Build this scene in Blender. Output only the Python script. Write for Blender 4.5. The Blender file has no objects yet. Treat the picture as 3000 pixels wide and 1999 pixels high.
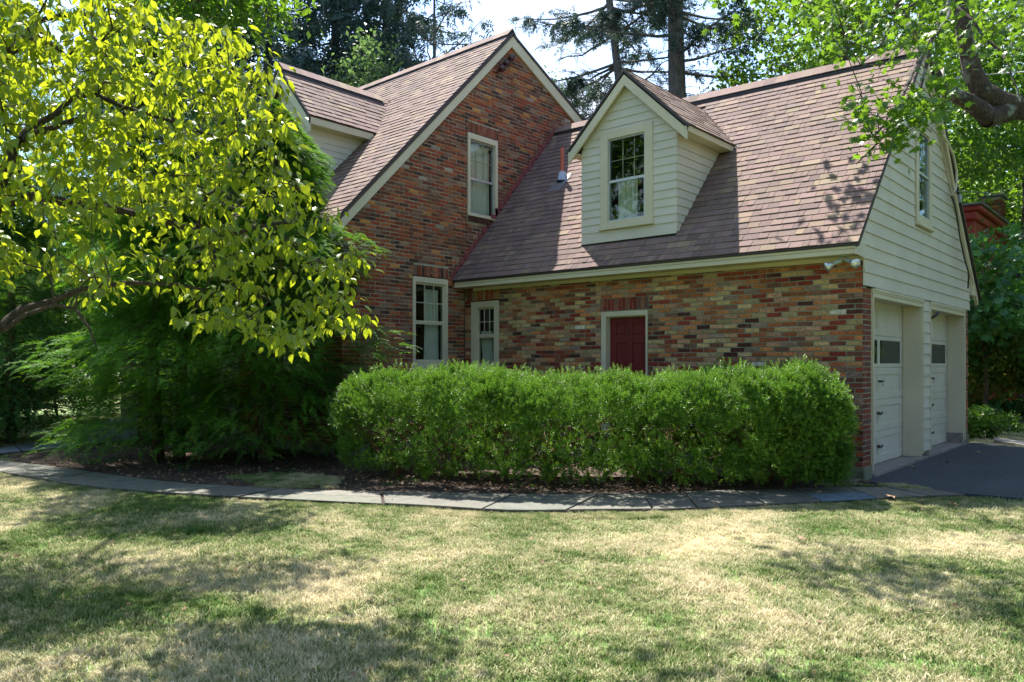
import bpy, math, random
import numpy as np
from mathutils import Vector, Matrix

# ------------------------------------------------------------------ camera, sky, sun, exposure
scn = bpy.context.scene
COL = scn.collection
YAW = math.radians(41.45)
EYE = 1.5
cd = bpy.data.cameras.new('camera')
cam = bpy.data.objects.new('camera', cd); COL.objects.link(cam)
cam.location = (0, 0, EYE)
cam.rotation_euler = (math.radians(90), 0, YAW)
cd.sensor_width = 36.0
cd.lens = 36.0 * 2253 / 3000
cd.shift_y = (1065 - 999.5) / 3000
cd.clip_end = 2000
scn.camera = cam

SUN = Vector((-.46, .30, 1.0)).normalized()
elev = math.asin(SUN.z); azim = math.atan2(SUN.x, SUN.y)
w = bpy.data.worlds.new('World'); scn.world = w; w.use_nodes = True
nt = w.node_tree; nt.nodes.clear()
def N(nt, t, **kw):
    n = nt.nodes.new(t)
    for k, v in kw.items():
        if hasattr(n, k): setattr(n, k, v)
    return n
sky = N(nt, 'ShaderNodeTexSky'); sky.sky_type = 'NISHITA'; sky.sun_disc = False
sky.sun_elevation = elev; sky.sun_rotation = azim; sky.air_density = 1.0; sky.dust_density = .6; sky.ozone_density = 2.5
tc = N(nt, 'ShaderNodeTexCoord')
nz = N(nt, 'ShaderNodeTexNoise'); nz.inputs['Scale'].default_value = 2.6; nz.inputs['Detail'].default_value = 7; nz.inputs['Roughness'].default_value = .55
mp = N(nt, 'ShaderNodeMapping'); mp.inputs['Scale'].default_value = (1, 1, 2.2); mp.inputs['Location'].default_value = (3.1, 1.4, .3)
cr = N(nt, 'ShaderNodeValToRGB'); cr.color_ramp.elements[0].position = .50; cr.color_ramp.elements[1].position = .72
mx = N(nt, 'ShaderNodeMixRGB'); mx.inputs['Color2'].default_value = (3.1, 3.3, 3.8, 1)
bg = N(nt, 'ShaderNodeBackground'); bg.inputs['Strength'].default_value = .13
wo = N(nt, 'ShaderNodeOutputWorld')
L = nt.links.new
L(tc.outputs['Generated'], mp.inputs['Vector']); L(mp.outputs[0], nz.inputs['Vector']); L(nz.outputs['Fac'], cr.inputs['Fac'])
L(cr.outputs['Color'], mx.inputs['Fac']); L(sky.outputs[0], mx.inputs['Color1']); L(mx.outputs[0], bg.inputs['Color']); L(bg.outputs[0], wo.inputs['Surface'])

sd = bpy.data.lights.new('sun', 'SUN'); sd.energy = 5.0; sd.angle = math.radians(.53); sd.color = (1.0, .95, .86)
so = bpy.data.objects.new('sun', sd); COL.objects.link(so)
so.rotation_euler = SUN.to_track_quat('Z', 'Y').to_euler()

vs = scn.view_settings
vs.view_transform = 'Standard'; vs.look = 'None'; vs.gamma = 1; vs.use_curve_mapping = False
vs.exposure = 1.6
cy = scn.cycles
cy.use_denoising = True; cy.max_bounces = 7; cy.diffuse_bounces = 4; cy.glossy_bounces = 3
cy.transmission_bounces = 4; cy.transparent_max_bounces = 8; cy.caustics_reflective = False; cy.caustics_refractive = False

rng = np.random.default_rng(7); random.seed(7)
Fv = np.array([-math.sin(YAW), math.cos(YAW), 0.]); Rv = np.array([math.cos(YAW), math.sin(YAW), 0.]); Uv = np.array([0, 0, 1.])
CAM = np.array([0, 0, EYE])
def ray(u, v): return Fv + Rv * (u - 1500) / 2253 + Uv * (1065 - v) / 2253
def at(u, v, d): return CAM + ray(u, v) * d
def gz(u, v, z=0.):
    r = ray(u, v); return CAM + r * ((z - EYE) / r[2])
def proj(p):
    d = np.asarray(p, float) - CAM; z = d @ Fv
    z = np.where(np.abs(z) < 1e-6, 1e-6, z)
    return 1500 + 2253 * (d @ Rv) / z, 1065 - 2253 * (d @ Uv) / z, z

# ------------------------------------------------------------------ materials
def newmat(name):
    m = bpy.data.materials.new(name); m.use_nodes = True
    t = m.node_tree; t.nodes.clear()
    o = N(t, 'ShaderNodeOutputMaterial'); p = N(t, 'ShaderNodeBsdfPrincipled')
    t.links.new(p.outputs[0], o.inputs['Surface'])
    return m, t, p, o
def noise(t, scale, detail=4, rough=.55, vec=None, dist=0.):
    n = N(t, 'ShaderNodeTexNoise'); n.inputs['Scale'].default_value = scale; n.inputs['Detail'].default_value = detail
    n.inputs['Roughness'].default_value = rough; n.inputs['Distortion'].default_value = dist
    if vec is None:
        g = N(t, 'ShaderNodeNewGeometry'); vec = g.outputs['Position']
    t.links.new(vec, n.inputs['Vector']); return n
def ramp(t, fac, stops):
    r = N(t, 'ShaderNodeValToRGB'); e = r.color_ramp.elements
    while len(e) < len(stops): e.new(.5)
    for i, (p, c) in enumerate(stops):
        e[i].position = p; e[i].color = (*c, 1) if len(c) == 3 else c
    t.links.new(fac, r.inputs['Fac']); return r
def mixc(t, a, b, fac, mode='MIX'):
    m = N(t, 'ShaderNodeMixRGB', blend_type=mode)
    for i, x in (('Color1', a), ('Color2', b), ('Fac', fac)):
        if isinstance(x, (int, float)): m.inputs[i].default_value = x
        elif isinstance(x, tuple): m.inputs[i].default_value = (*x, 1)
        else: t.links.new(x, m.inputs[i])
    return m.outputs[0]
def bump(t, p, h, strength=.3, dist=.01):
    b = N(t, 'ShaderNodeBump'); b.inputs['Strength'].default_value = strength; b.inputs['Distance'].default_value = dist
    t.links.new(h, b.inputs['Height']); t.links.new(b.outputs[0], p.inputs['Normal'])
def scaled(t, s):
    g = N(t, 'ShaderNodeNewGeometry'); m = N(t, 'ShaderNodeMapping'); m.inputs['Scale'].default_value = s
    t.links.new(g.outputs['Position'], m.inputs['Vector']); return m.outputs[0]
def attr(t, name):
    a = N(t, 'ShaderNodeAttribute'); a.attribute_name = name; return a

def m_simple(name, c, rough=.7, var=.15, vs_=3., bs=None, metal=0., spec=.5):
    m, t, p, o = newmat(name)
    n = noise(t, vs_, 5)
    d = tuple(x * (1 - var) for x in c); e = tuple(min(1, x * (1 + var)) for x in c)
    r = ramp(t, n.outputs['Fac'], [(.3, d), (.7, e)])
    t.links.new(r.outputs[0], p.inputs['Base Color'])
    p.inputs['Roughness'].default_value = rough; p.inputs['Metallic'].default_value = metal
    p.inputs['Specular IOR Level'].default_value = spec
    if bs:
        n2 = noise(t, bs[0], 4); bump(t, p, n2.outputs['Fac'], bs[1], bs[2])
    return m
def m_paint(name, c, grain=(3, 3, 60), peel=.08):
    m, t, p, o = newmat(name)
    n = noise(t, 1.6, 6); r = ramp(t, n.outputs['Fac'], [(.3, tuple(x * .9 for x in c)), (.7, tuple(min(1, x * 1.06) for x in c))])
    n3 = noise(t, 14, 6, .7); r3 = ramp(t, n3.outputs['Fac'], [(.60, (0, 0, 0)), (.74, (1, 1, 1))])
    k = N(t, 'ShaderNodeMath', operation='MULTIPLY'); k.inputs[1].default_value = peel * 3; t.links.new(r3.outputs[0], k.inputs[0])
    col = mixc(t, r.outputs[0], tuple(x * .55 for x in c), k.outputs[0])
    t.links.new(col, p.inputs['Base Color'])
    p.inputs['Roughness'].default_value = .55; p.inputs['Specular IOR Level'].default_value = .35
    n2 = noise(t, 1, 6, .6, scaled(t, grain)); bump(t, p, n2.outputs['Fac'], .35, .004)
    return m
def m_brick():
    m, t, p, o = newmat('brick_clay')
    a = attr(t, 'col'); n = noise(t, 38, 6, .65); n2 = noise(t, 9, 4, .6)
    r = ramp(t, n.outputs['Fac'], [(.25, (.36, .34, .33)), (.5, (1, 1, 1)), (.78, (1.5, 1.42, 1.33))])
    c1 = mixc(t, a.outputs['Color'], r.outputs[0], 1., 'MULTIPLY')
    r2 = ramp(t, n2.outputs['Fac'], [(.58, (0, 0, 0)), (.72, (1, 1, 1))])
    k = N(t, 'ShaderNodeMath', operation='MULTIPLY'); k.inputs[1].default_value = .42; t.links.new(r2.outputs[0], k.inputs[0])
    c2 = mixc(t, c1, (.33, .27, .21), k.outputs[0])
    r4 = ramp(t, n2.outputs['Fac'], [(.28, (1, 1, 1)), (.40, (0, 0, 0))])
    k2 = N(t, 'ShaderNodeMath', operation='MULTIPLY'); k2.inputs[1].default_value = .55; t.links.new(r4.outputs[0], k2.inputs[0])
    c3 = mixc(t, c2, (.05, .025, .02), k2.outputs[0])
    t.links.new(c3, p.inputs['Base Color']); p.inputs['Roughness'].default_value = .88; p.inputs['Specular IOR Level'].default_value = .25
    bump(t, p, n.outputs['Fac'], .6, .006)
    return m
def m_mortar(name, c):
    m, t, p, o = newmat(name)
    n = noise(t, 60, 5); n2 = noise(t, 2.2, 4)
    r = ramp(t, n.outputs['Fac'], [(.3, tuple(x * .7 for x in c)), (.7, tuple(x * 1.25 for x in c))])
    r2 = ramp(t, n2.outputs['Fac'], [(.35, (.65, .68, .62)), (.65, (1.05, 1.05, 1.05))])
    t.links.new(mixc(t, r.outputs[0], r2.outputs[0], 1., 'MULTIPLY'), p.inputs['Base Color'])
    p.inputs['Roughness'].default_value = .95; bump(t, p, n.outputs['Fac'], .5, .004); return m
def m_shingle():
    m, t, p, o = newmat('asphalt_shingle')
    a = attr(t, 'col'); n = noise(t, 160, 3, .7); n2 = noise(t, 1.4, 5)
    r = ramp(t, n.outputs['Fac'], [(.3, (.62, .62, .62)), (.5, (1, 1, 1)), (.72, (1.45, 1.42, 1.4))])
    r2 = ramp(t, n2.outputs['Fac'], [(.3, (.86, .87, .88)), (.7, (1.1, 1.09, 1.07))])
    c = mixc(t, a.outputs['Color'], r.outputs[0], 1., 'MULTIPLY'); c = mixc(t, c, r2.outputs[0], 1., 'MULTIPLY')
    t.links.new(c, p.inputs['Base Color']); p.inputs['Roughness'].default_value = .9; p.inputs['Specular IOR Level'].default_value = .3
    bump(t, p, n.outputs['Fac'], .5, .003); return m
def m_leaf(name, dark, light, trans, tw=.45, rough=.45, spec=.4, patch=2.0, back=None):
    m, t, p, o = newmat(name)
    a = attr(t, 'rnd'); n = noise(t, patch, 3)
    ad = N(t, 'ShaderNodeMath', operation='ADD'); t.links.new(a.outputs['Fac'], ad.inputs[0]); t.links.new(n.outputs['Fac'], ad.inputs[1])
    h = N(t, 'ShaderNodeMath', operation='MULTIPLY'); h.inputs[1].default_value = .5; t.links.new(ad.outputs[0], h.inputs[0])
    r = ramp(t, h.outputs[0], [(.25, dark), (.72, light)])
    t.links.new(r.outputs[0], p.inputs['Base Color']); p.inputs['Roughness'].default_value = rough; p.inputs['Specular IOR Level'].default_value = spec
    tr = N(t, 'ShaderNodeBsdfTranslucent')
    rt = ramp(t, h.outputs[0], [(.2, tuple(x * .7 for x in trans)), (.75, trans)])
    t.links.new(rt.outputs[0], tr.inputs['Color'])
    ms = N(t, 'ShaderNodeMixShader'); ms.inputs[0].default_value = tw
    t.links.new(p.outputs[0], ms.inputs[1]); t.links.new(tr.outputs[0], ms.inputs[2]); t.links.new(ms.outputs[0], o.inputs['Surface'])
    return m
def m_bark(name, c, sc=(9, 9, 2.2), lichen=None):
    m, t, p, o = newmat(name)
    n = noise(t, 3, 6, .65, scaled(t, sc), .6)
    r = ramp(t, n.outputs['Fac'], [(.35, tuple(x * .4 for x in c)), (.65, tuple(x * 1.3 for x in c))])
    col = r.outputs[0]
    if lichen:
        n2 = noise(t, 4, 5); r2 = ramp(t, n2.outputs['Fac'], [(.54, (0, 0, 0)), (.62, (1, 1, 1))])
        col = mixc(t, col, lichen, r2.outputs[0])
    t.links.new(col, p.inputs['Base Color']); p.inputs['Roughness'].default_value = .95
    bump(t, p, n.outputs['Fac'], .9, .03); return m
def m_glass():
    m, t, p, o = newmat('window_glass'); t.nodes.remove(p)
    g = N(t, 'ShaderNodeBsdfGlossy'); g.inputs['Roughness'].default_value = .015; g.inputs['Color'].default_value = (.95, .97, 1, 1)
    tr = N(t, 'ShaderNodeBsdfTransparent'); tr.inputs['Color'].default_value = (.82, .86, .84, 1)
    f = N(t, 'ShaderNodeFresnel'); f.inputs['IOR'].default_value = 1.6
    md = N(t, 'ShaderNodeMath', operation='MULTIPLY_ADD'); md.inputs[1].default_value = 1.5; md.inputs[2].default_value = .03
    t.links.new(f.outputs[0], md.inputs[0])
    ge = N(t, 'ShaderNodeNewGeometry'); iv = N(t, 'ShaderNodeMath', operation='SUBTRACT'); iv.inputs[0].default_value = 1.; t.links.new(ge.outputs['Backfacing'], iv.inputs[1])
    fm = N(t, 'ShaderNodeMath', operation='MULTIPLY'); t.links.new(md.outputs[0], fm.inputs[0]); t.links.new(iv.outputs[0], fm.inputs[1]); md = fm
    n = noise(t, 3, 2); b = N(t, 'ShaderNodeBump'); b.inputs['Strength'].default_value = .08; b.inputs['Distance'].default_value = .02
    t.links.new(n.outputs['Fac'], b.inputs['Height']); t.links.new(b.outputs[0], g.inputs['Normal'])
    ms = N(t, 'ShaderNodeMixShader'); t.links.new(md.outputs[0], ms.inputs[0]); t.links.new(tr.outputs[0], ms.inputs[1]); t.links.new(g.outputs[0], ms.inputs[2])
    t.links.new(ms.outputs[0], o.inputs['Surface']); return m
def m_grass(name='lawn_grass', blades=True):
    m, t, p, o = newmat(name)
    n1 = noise(t, .55, 5, .6, None, .6); n2 = noise(t, 5, 4, .6)
    a = attr(t, 'rnd')
    s = N(t, 'ShaderNodeMath', operation='MULTIPLY_ADD'); s.inputs[1].default_value = .62; t.links.new(n1.outputs['Fac'], s.inputs[0])
    s2 = N(t, 'ShaderNodeMath', operation='MULTIPLY_ADD'); s2.inputs[1].default_value = .30; t.links.new(n2.outputs['Fac'], s2.inputs[0]); t.links.new(s2.outputs[0], s.inputs[2])
    s3 = N(t, 'ShaderNodeMath', operation='MULTIPLY'); s3.inputs[1].default_value = .16
    t.links.new(a.outputs['Fac'], s3.inputs[0]); t.links.new(s3.outputs[0], s2.inputs[2])
    fac = s.outputs[0]
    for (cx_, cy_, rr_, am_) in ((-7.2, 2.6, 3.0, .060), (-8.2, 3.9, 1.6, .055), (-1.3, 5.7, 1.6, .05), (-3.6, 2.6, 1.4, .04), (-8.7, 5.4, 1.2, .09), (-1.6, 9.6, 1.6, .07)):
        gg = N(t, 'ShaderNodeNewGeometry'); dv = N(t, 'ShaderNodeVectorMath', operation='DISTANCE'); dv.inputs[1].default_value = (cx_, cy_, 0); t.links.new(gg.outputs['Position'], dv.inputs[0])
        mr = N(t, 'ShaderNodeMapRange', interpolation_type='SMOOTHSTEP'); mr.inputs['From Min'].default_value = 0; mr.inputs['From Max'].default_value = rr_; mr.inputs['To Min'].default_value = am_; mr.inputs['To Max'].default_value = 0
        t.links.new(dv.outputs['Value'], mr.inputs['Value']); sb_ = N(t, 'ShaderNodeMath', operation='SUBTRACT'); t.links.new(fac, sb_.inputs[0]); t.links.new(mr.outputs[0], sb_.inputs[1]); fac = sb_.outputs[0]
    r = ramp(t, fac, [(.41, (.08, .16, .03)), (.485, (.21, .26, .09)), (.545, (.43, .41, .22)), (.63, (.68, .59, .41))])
    t.links.new(r.outputs[0], p.inputs['Base Color']); p.inputs['Roughness'].default_value = .7; p.inputs['Specular IOR Level'].default_value = .2
    if blades:
        tr = N(t, 'ShaderNodeBsdfTranslucent'); t.links.new(r.outputs[0], tr.inputs['Color'])
        ms = N(t, 'ShaderNodeMixShader'); ms.inputs[0].default_value = .35
        t.links.new(p.outputs[0], ms.inputs[1]); t.links.new(tr.outputs[0], ms.inputs[2]); t.links.new(ms.outputs[0], o.inputs['Surface'])
    else:
        n4 = noise(t, 60, 4); bump(t, p, n4.outputs['Fac'], .6, .03)
    return m
def m_mulch():
    m, t, p, o = newmat('mulch')
    n = noise(t, 34, 6, .7); n2 = noise(t, 1.6, 4)
    r = ramp(t, n.outputs['Fac'], [(.3, (.018, .011, .008)), (.5, (.055, .034, .024)), (.75, (.15, .10, .075))])
    r2 = ramp(t, n2.outputs['Fac'], [(.3, (.6, .6, .6)), (.7, (1.3, 1.25, 1.2))])
    t.links.new(mixc(t, r.outputs[0], r2.outputs[0], 1., 'MULTIPLY'), p.inputs['Base Color'])
    p.inputs['Roughness'].default_value = .95; bump(t, p, n.outputs['Fac'], 1., .03); return m
def m_stone(name, c):
    m, t, p, o = newmat(name)
    a = attr(t, 'col'); n = noise(t, 7, 7, .65, None, .5); n2 = noise(t, 70, 3)
    r = ramp(t, n.outputs['Fac'], [(.3, (.6, .62, .58)), (.5, (1, 1, 1)), (.72, (1.3, 1.28, 1.2))])
    c1 = mixc(t, a.outputs['Color'], r.outputs[0], 1., 'MULTIPLY')
    r3 = ramp(t, n2.outputs['Fac'], [(.3, (.8, .8, .8)), (.7, (1.15, 1.15, 1.15))])
    t.links.new(mixc(t, c1, r3.outputs[0], 1., 'MULTIPLY'), p.inputs['Base Color'])
    p.inputs['Roughness'].default_value = .8; bump(t, p, n.outputs['Fac'], .5, .012); return m
def m_asphalt():
    m, t, p, o = newmat('asphalt')
    n = noise(t, 70, 5, .75); n2 = noise(t, .9, 5); n3 = noise(t, 9, 6, .7)
    vo = N(t, 'ShaderNodeTexVoronoi', feature='DISTANCE_TO_EDGE'); vo.inputs['Scale'].default_value = .55; nv = noise(t, 2.5, 5); gv = N(t, 'ShaderNodeNewGeometry'); vm = N(t, 'ShaderNodeVectorMath', operation='ADD'); t.links.new(gv.outputs['Position'], vm.inputs[0]); t.links.new(nv.outputs['Color'], vm.inputs[1]); t.links.new(vm.outputs[0], vo.inputs['Vector'])
    r = ramp(t, n.outputs['Fac'], [(.3, (.016, .019, .028)), (.6, (.036, .040, .054)), (.78, (.10, .10, .11))])
    r2 = ramp(t, n2.outputs['Fac'], [(.3, (.75, .78, .85)), (.7, (1.35, 1.35, 1.35))])
    c = mixc(t, r.outputs[0], r2.outputs[0], 1., 'MULTIPLY')
    r3 = ramp(t, n3.outputs['Fac'], [(.66, (0, 0, 0)), (.74, (1, 1, 1))])
    c = mixc(t, c, (.11, .11, .105), r3.outputs[0])
    rv = ramp(t, vo.outputs['Distance'], [(.0, (1, 1, 1)), (.012, (0, 0, 0))]); c = mixc(t, c, (.008, .008, .010), rv.outputs[0])
    t.links.new(c, p.inputs['Base Color']); p.inputs['Roughness'].default_value = .75
    bump(t, p, n.outputs['Fac'], .8, .006); return m

CREAM = (.57, .50, .385)
M = dict(
    brick=m_brick(), mortar=m_mortar('mortar_grey', (.40, .38, .32)), mortar2=m_mortar('mortar_olive', (.30, .295, .235)),
    shingle=m_shingle(), cream=m_paint('cream_paint', CREAM), siding=m_paint('siding_paint', (.56, .51, .445), (3, 3, 40), .11),
    trim=m_paint('trim_paint', (.57, .50, .38)), drip=m_simple('drip_edge', (.035, .025, .025), .5),
    deck=m_simple('roof_deck', (.09, .06, .055), .9), vent=m_simple('ridge_vent', (.02, .016, .018), .6),
    flash=m_simple('flashing_red', (.20, .055, .06), .45, .25, 12), lead=m_simple('lead_flashing', (.35, .38, .42), .35, .2, 20, None, .8),
    pipe=m_simple('copper_pipe_paint', (.42, .10, .055), .5), found=m_simple('concrete_mossy', (.17, .175, .12), .9, .45, 5, (30, .6, .01)),
    concrete=m_simple('concrete_apron', (.22, .19, .175), .85, .3, 8, (40, .4, .006)),
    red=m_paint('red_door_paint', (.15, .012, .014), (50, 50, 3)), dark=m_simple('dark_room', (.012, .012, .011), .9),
    curtain=m_simple('curtain', (.80, .78, .68), .9, .08), glass=m_glass(), alum=m_simple('aluminium', (.55, .56, .57), .35, .08, 20, None, .7),
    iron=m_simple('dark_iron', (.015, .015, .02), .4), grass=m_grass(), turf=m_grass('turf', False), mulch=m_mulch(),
    stone=m_stone('flagstone', None), asphalt=m_asphalt(), litter=m_leaf('dry_leaf', (.09, .05, .03), (.30, .20, .13), (.2, .1, .05), .2, .8, .2),
    dog=m_leaf('dogwood_leaf', (.03, .10, .014), (.15, .25, .02), (.47, .55, .02), .52, .38, .5, 3.0),
    hem=m_leaf('hemlock_needles', (.028, .095, .014), (.11, .26, .026), (.17, .38, .02), .37, .6, .2, 1.0),
    hem2=m_leaf('blue_conifer_needles', (.028, .090, .028), (.10, .22, .05), (.17, .36, .04), .40, .6, .2, 1.0),
    yew=m_leaf('yew_needles', (.014, .060, .012), (.15, .30, .03), (.22, .42, .02), .28, .42, .4, 2.2),
    spruce=m_leaf('spruce_needles', (.018, .045, .042), (.07, .12, .10), (.07, .12, .08), .25, .6, .3, .5),
    maple=m_leaf('maple_leaf', (.028, .085, .018), (.10, .21, .022), (.20, .36, .02), .45, .4, .45, .7),
    birch=m_leaf('birch_leaf', (.06, .12, .05), (.13, .22, .09), (.18, .30, .08), .4, .45, .4, .7),
    broad=m_leaf('broad_leaf', (.018, .09, .03), (.07, .20, .045), (.14, .32, .04), .35, .38, .5, .9),
    shrub=m_leaf('shrub_leaf', (.035, .075, .015), (.14, .19, .03), (.28, .33, .03), .4, .45, .4, .8),
    bark=m_bark('bark_brown', (.11, .075, .055)), bark_dog=m_bark('bark_dogwood', (.075, .055, .045), (20, 20, 8)),
    bark_maple=m_bark('bark_maple', (.075, .055, .045), (9, 9, 3), (.20, .22, .18)), bark_spruce=m_bark('bark_spruce', (.13, .115, .105)),
    twig=m_simple('yew_twig', (.16, .085, .045), .8), redpaint=m_paint('red_house_paint', (.26, .028, .026)), slate=m_simple('slate', (.13, .14, .16), .6),
    cable=m_simple('black_cable', (.02, .02, .022), .5), cablew=m_simple('bare_cable', (.45, .45, .46), .4, .1, 9, None, .5),
    insul=m_simple('brown_porcelain', (.05, .012, .018), .15), lampglass=m_simple('lamp_reflector', (.6, .62, .62), .15, .1, 9, None, .6),
    lampgreen=m_simple('lamp_base', (.30, .34, .30), .5),
)

# ------------------------------------------------------------------ mesh helpers
ORG = {}
def link(name, me, mat=None, parent=None, base=None, **props):
    o = bpy.data.objects.new(name, me); COL.objects.link(o)
    if mat is not None and me is not None and len(me.materials) == 0: me.materials.append(mat)
    b = np.zeros(3)
    if parent is not None:
        o.parent = parent; pb = ORG[parent.name]; o.location = tuple(-pb) if base is None else tuple(np.asarray(base) - pb)
        b = np.zeros(3) if base is None else np.asarray(base, float)
    elif base is not None: b = np.asarray(base, float); o.location = tuple(b)
    ORG[o.name] = b
    for k, v in props.items(): o[k] = v
    return o
def thing(name, base, label, cat, group=None):
    o = link(name, None, None, None, base); o['label'] = label; o['category'] = cat
    if group: o['group'] = group
    return o
def mesh_np(name, V, Fi, k, rnd=None, col=None, smooth=False):
    """V (n,3); Fi (m,k) int"""
    me = bpy.data.meshes.new(name); n = len(V); m = len(Fi)
    me.vertices.add(n); me.vertices.foreach_set('co', np.ascontiguousarray(V, np.float32).ravel())
    me.loops.add(m * k); me.loops.foreach_set('vertex_index', np.ascontiguousarray(Fi, np.int32).ravel())
    me.polygons.add(m); me.polygons.foreach_set('loop_start', np.arange(0, m * k, k, dtype=np.int32))
    try: me.polygons.foreach_set('loop_total', np.full(m, k, np.int32))
    except Exception: pass
    if rnd is not None:
        a = me.attributes.new('rnd', 'FLOAT', 'FACE'); a.data.foreach_set('value', np.asarray(rnd, np.float32))
    if col is not None:
        a = me.attributes.new('col', 'FLOAT_COLOR', 'FACE'); c = np.ones((m, 4), np.float32); c[:, :3] = col; a.data.foreach_set('color', c.ravel())
    me.update(calc_edges=True)
    me.polygons.foreach_set('use_smooth', np.full(m, bool(smooth)))
    return me
class MB:
    def __init__(s): s.v = []; s.f = []; s.c = []
    def quad(s, *p, col=None):
        i = len(s.v); s.v += [tuple(map(float, q)) for q in p]; s.f.append(tuple(range(i, i + len(p)))); s.c.append(col)
    def hexa(s, P, col=None):
        """8 points: bottom 0-3 ccw, top 4-7"""
        i = len(s.v); s.v += [tuple(map(float, q)) for q in P]
        for q in ((3, 2, 1, 0), (4, 5, 6, 7), (0, 1, 5, 4), (1, 2, 6, 5), (2, 3, 7, 6), (3, 0, 4, 7)):
            s.f.append(tuple(i + k for k in q)); s.c.append(col)
    def box(s, x0, x1, y0, y1, z0, z1, col=None):
        s.hexa([(x0, y0, z0), (x1, y0, z0), (x1, y1, z0), (x0, y1, z0), (x0, y0, z1), (x1, y0, z1), (x1, y1, z1), (x0, y1, z1)], col)
    def lbox(s, T, a0, a1, d0, d1, z0, z1, col=None):
        s.hexa([T(a0, d1, z0), T(a1, d1, z0), T(a1, d0, z0), T(a0, d0, z0), T(a0, d1, z1), T(a1, d1, z1), T(a1, d0, z1), T(a0, d0, z1)], col)
    def prism(s, poly, z0, z1, col=None):
        n = len(poly); i = len(s.v)
        s.v += [(float(x), float(y), z0) for x, y in poly] + [(float(x), float(y), z1) for x, y in poly]
        s.f.append(tuple(i + n + k for k in range(n))); s.c.append(col); s.f.append(tuple(i + n - 1 - k for k in range(n))); s.c.append(col)
        for k in range(n): s.f.append((i + k, i + (k + 1) % n, i + n + (k + 1) % n, i + n + k)); s.c.append(col)
    def tube(s, pts, rad, n=8, cap=True, col=None):
        pts = [np.asarray(p, float) for p in pts]; rad = [rad] * len(pts) if np.isscalar(rad) else rad
        i0 = len(s.v); up = None
        for j, p in enumerate(pts):
            d = pts[min(j + 1, len(pts) - 1)] - pts[max(j - 1, 0)]; d = d / (np.linalg.norm(d) + 1e-9)
            if up is None:
                up = np.cross(d, (0, 0, 1.)) if abs(d[2]) < .9 else np.cross(d, (1., 0, 0))
            a = up - d * (up @ d); a /= np.linalg.norm(a) + 1e-9; up = a; b = np.cross(d, a)
            for k in range(n):
                t = 2 * math.pi * k / n; s.v.append(tuple(p + rad[j] * (a * math.cos(t) + b * math.sin(t))))
        for j in range(len(pts) - 1):
            for k in range(n):
                s.f.append((i0 + j * n + k, i0 + j * n + (k + 1) % n, i0 + (j + 1) * n + (k + 1) % n, i0 + (j + 1) * n + k)); s.c.append(col)
        if cap:
            s.f.append(tuple(i0 + n - 1 - k for k in range(n))); s.c.append(col)
            e = i0 + (len(pts) - 1) * n; s.f.append(tuple(e + k for k in range(n))); s.c.append(col)
    def mesh(s, name, smooth=False):
        me = bpy.data.meshes.new(name); me.from_pydata(s.v, [], s.f)
        if any(c is not None for c in s.c):
            a = me.attributes.new('col', 'FLOAT_COLOR', 'FACE')
            c = np.ones((len(s.f), 4), np.float32); c[:, :3] = [(x if x is not None else (.3, .3, .3)) for x in s.c]; a.data.foreach_set('color', c.ravel())
        me.polygons.foreach_set('use_smooth', np.full(len(me.polygons), bool(smooth)))
        me.update(); return me
    def build(s, name, mat, parent=None, smooth=False, **props):
        return link(name, s.mesh(name, smooth), mat, parent, **props)
def bevel(o, w=.004, seg=1):
    b = o.modifiers.new('bevel', 'BEVEL'); b.width = w; b.segments = seg; b.limit_method = 'ANGLE'; return o

# ------------------------------------------------------------------ the house
X1, X0, Y0, YS = -10.291, -3.134, 10.307, 7.507
Cc = .0677; ZF = .17
house = thing('brick_house', (-8, 11, 0), 'old brick house with brown shingled roofs, a dormer and an attached two-door garage', 'house')

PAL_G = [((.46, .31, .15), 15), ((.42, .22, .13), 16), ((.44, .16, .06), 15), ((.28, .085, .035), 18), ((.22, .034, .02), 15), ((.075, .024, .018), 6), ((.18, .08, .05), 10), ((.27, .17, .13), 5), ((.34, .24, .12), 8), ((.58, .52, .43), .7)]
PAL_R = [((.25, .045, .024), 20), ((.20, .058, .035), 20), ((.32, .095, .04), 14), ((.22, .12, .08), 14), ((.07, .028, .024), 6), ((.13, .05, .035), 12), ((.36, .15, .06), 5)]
PAL_M = [((.24, .048, .024), 22), ((.16, .050, .03), 20), ((.075, .032, .026), 12), ((.30, .085, .032), 18), ((.42, .18, .055), 4), ((.18, .085, .06), 14), ((.24, .13, .09), 8), ((.30, .24, .2), 1.5)]
PAL_P = [((.16, .05, .05), 10), ((.12, .035, .03), 10), ((.19, .05, .03), 10), ((.13, .07, .07), 6)]
def pick(pal, va=.2):
    w_ = np.array([p[1] for p in pal], float); c = np.array(pal[rng.choice(len(pal), p=w_ / w_.sum())][0])
    return 1.04 * c * rng.uniform(1 - va, 1 + va) * rng.uniform(.97, 1.03, 3)
BR = []           # every brick: (centre, U, N, halfwidth, halfheight, colour, host)
def subtract(iv, holes, z):
    out = list(iv)
    for (a, b, z0, z1) in holes:
        if z0 <= z <= z1:
            nx_ = []
            for (p, q) in out:
                if b <= p or a >= q: nx_.append((p, q)); continue
                if a > p: nx_.append((p, a))
                if b < q: nx_.append((b, q))
            out = nx_
    return out
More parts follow.
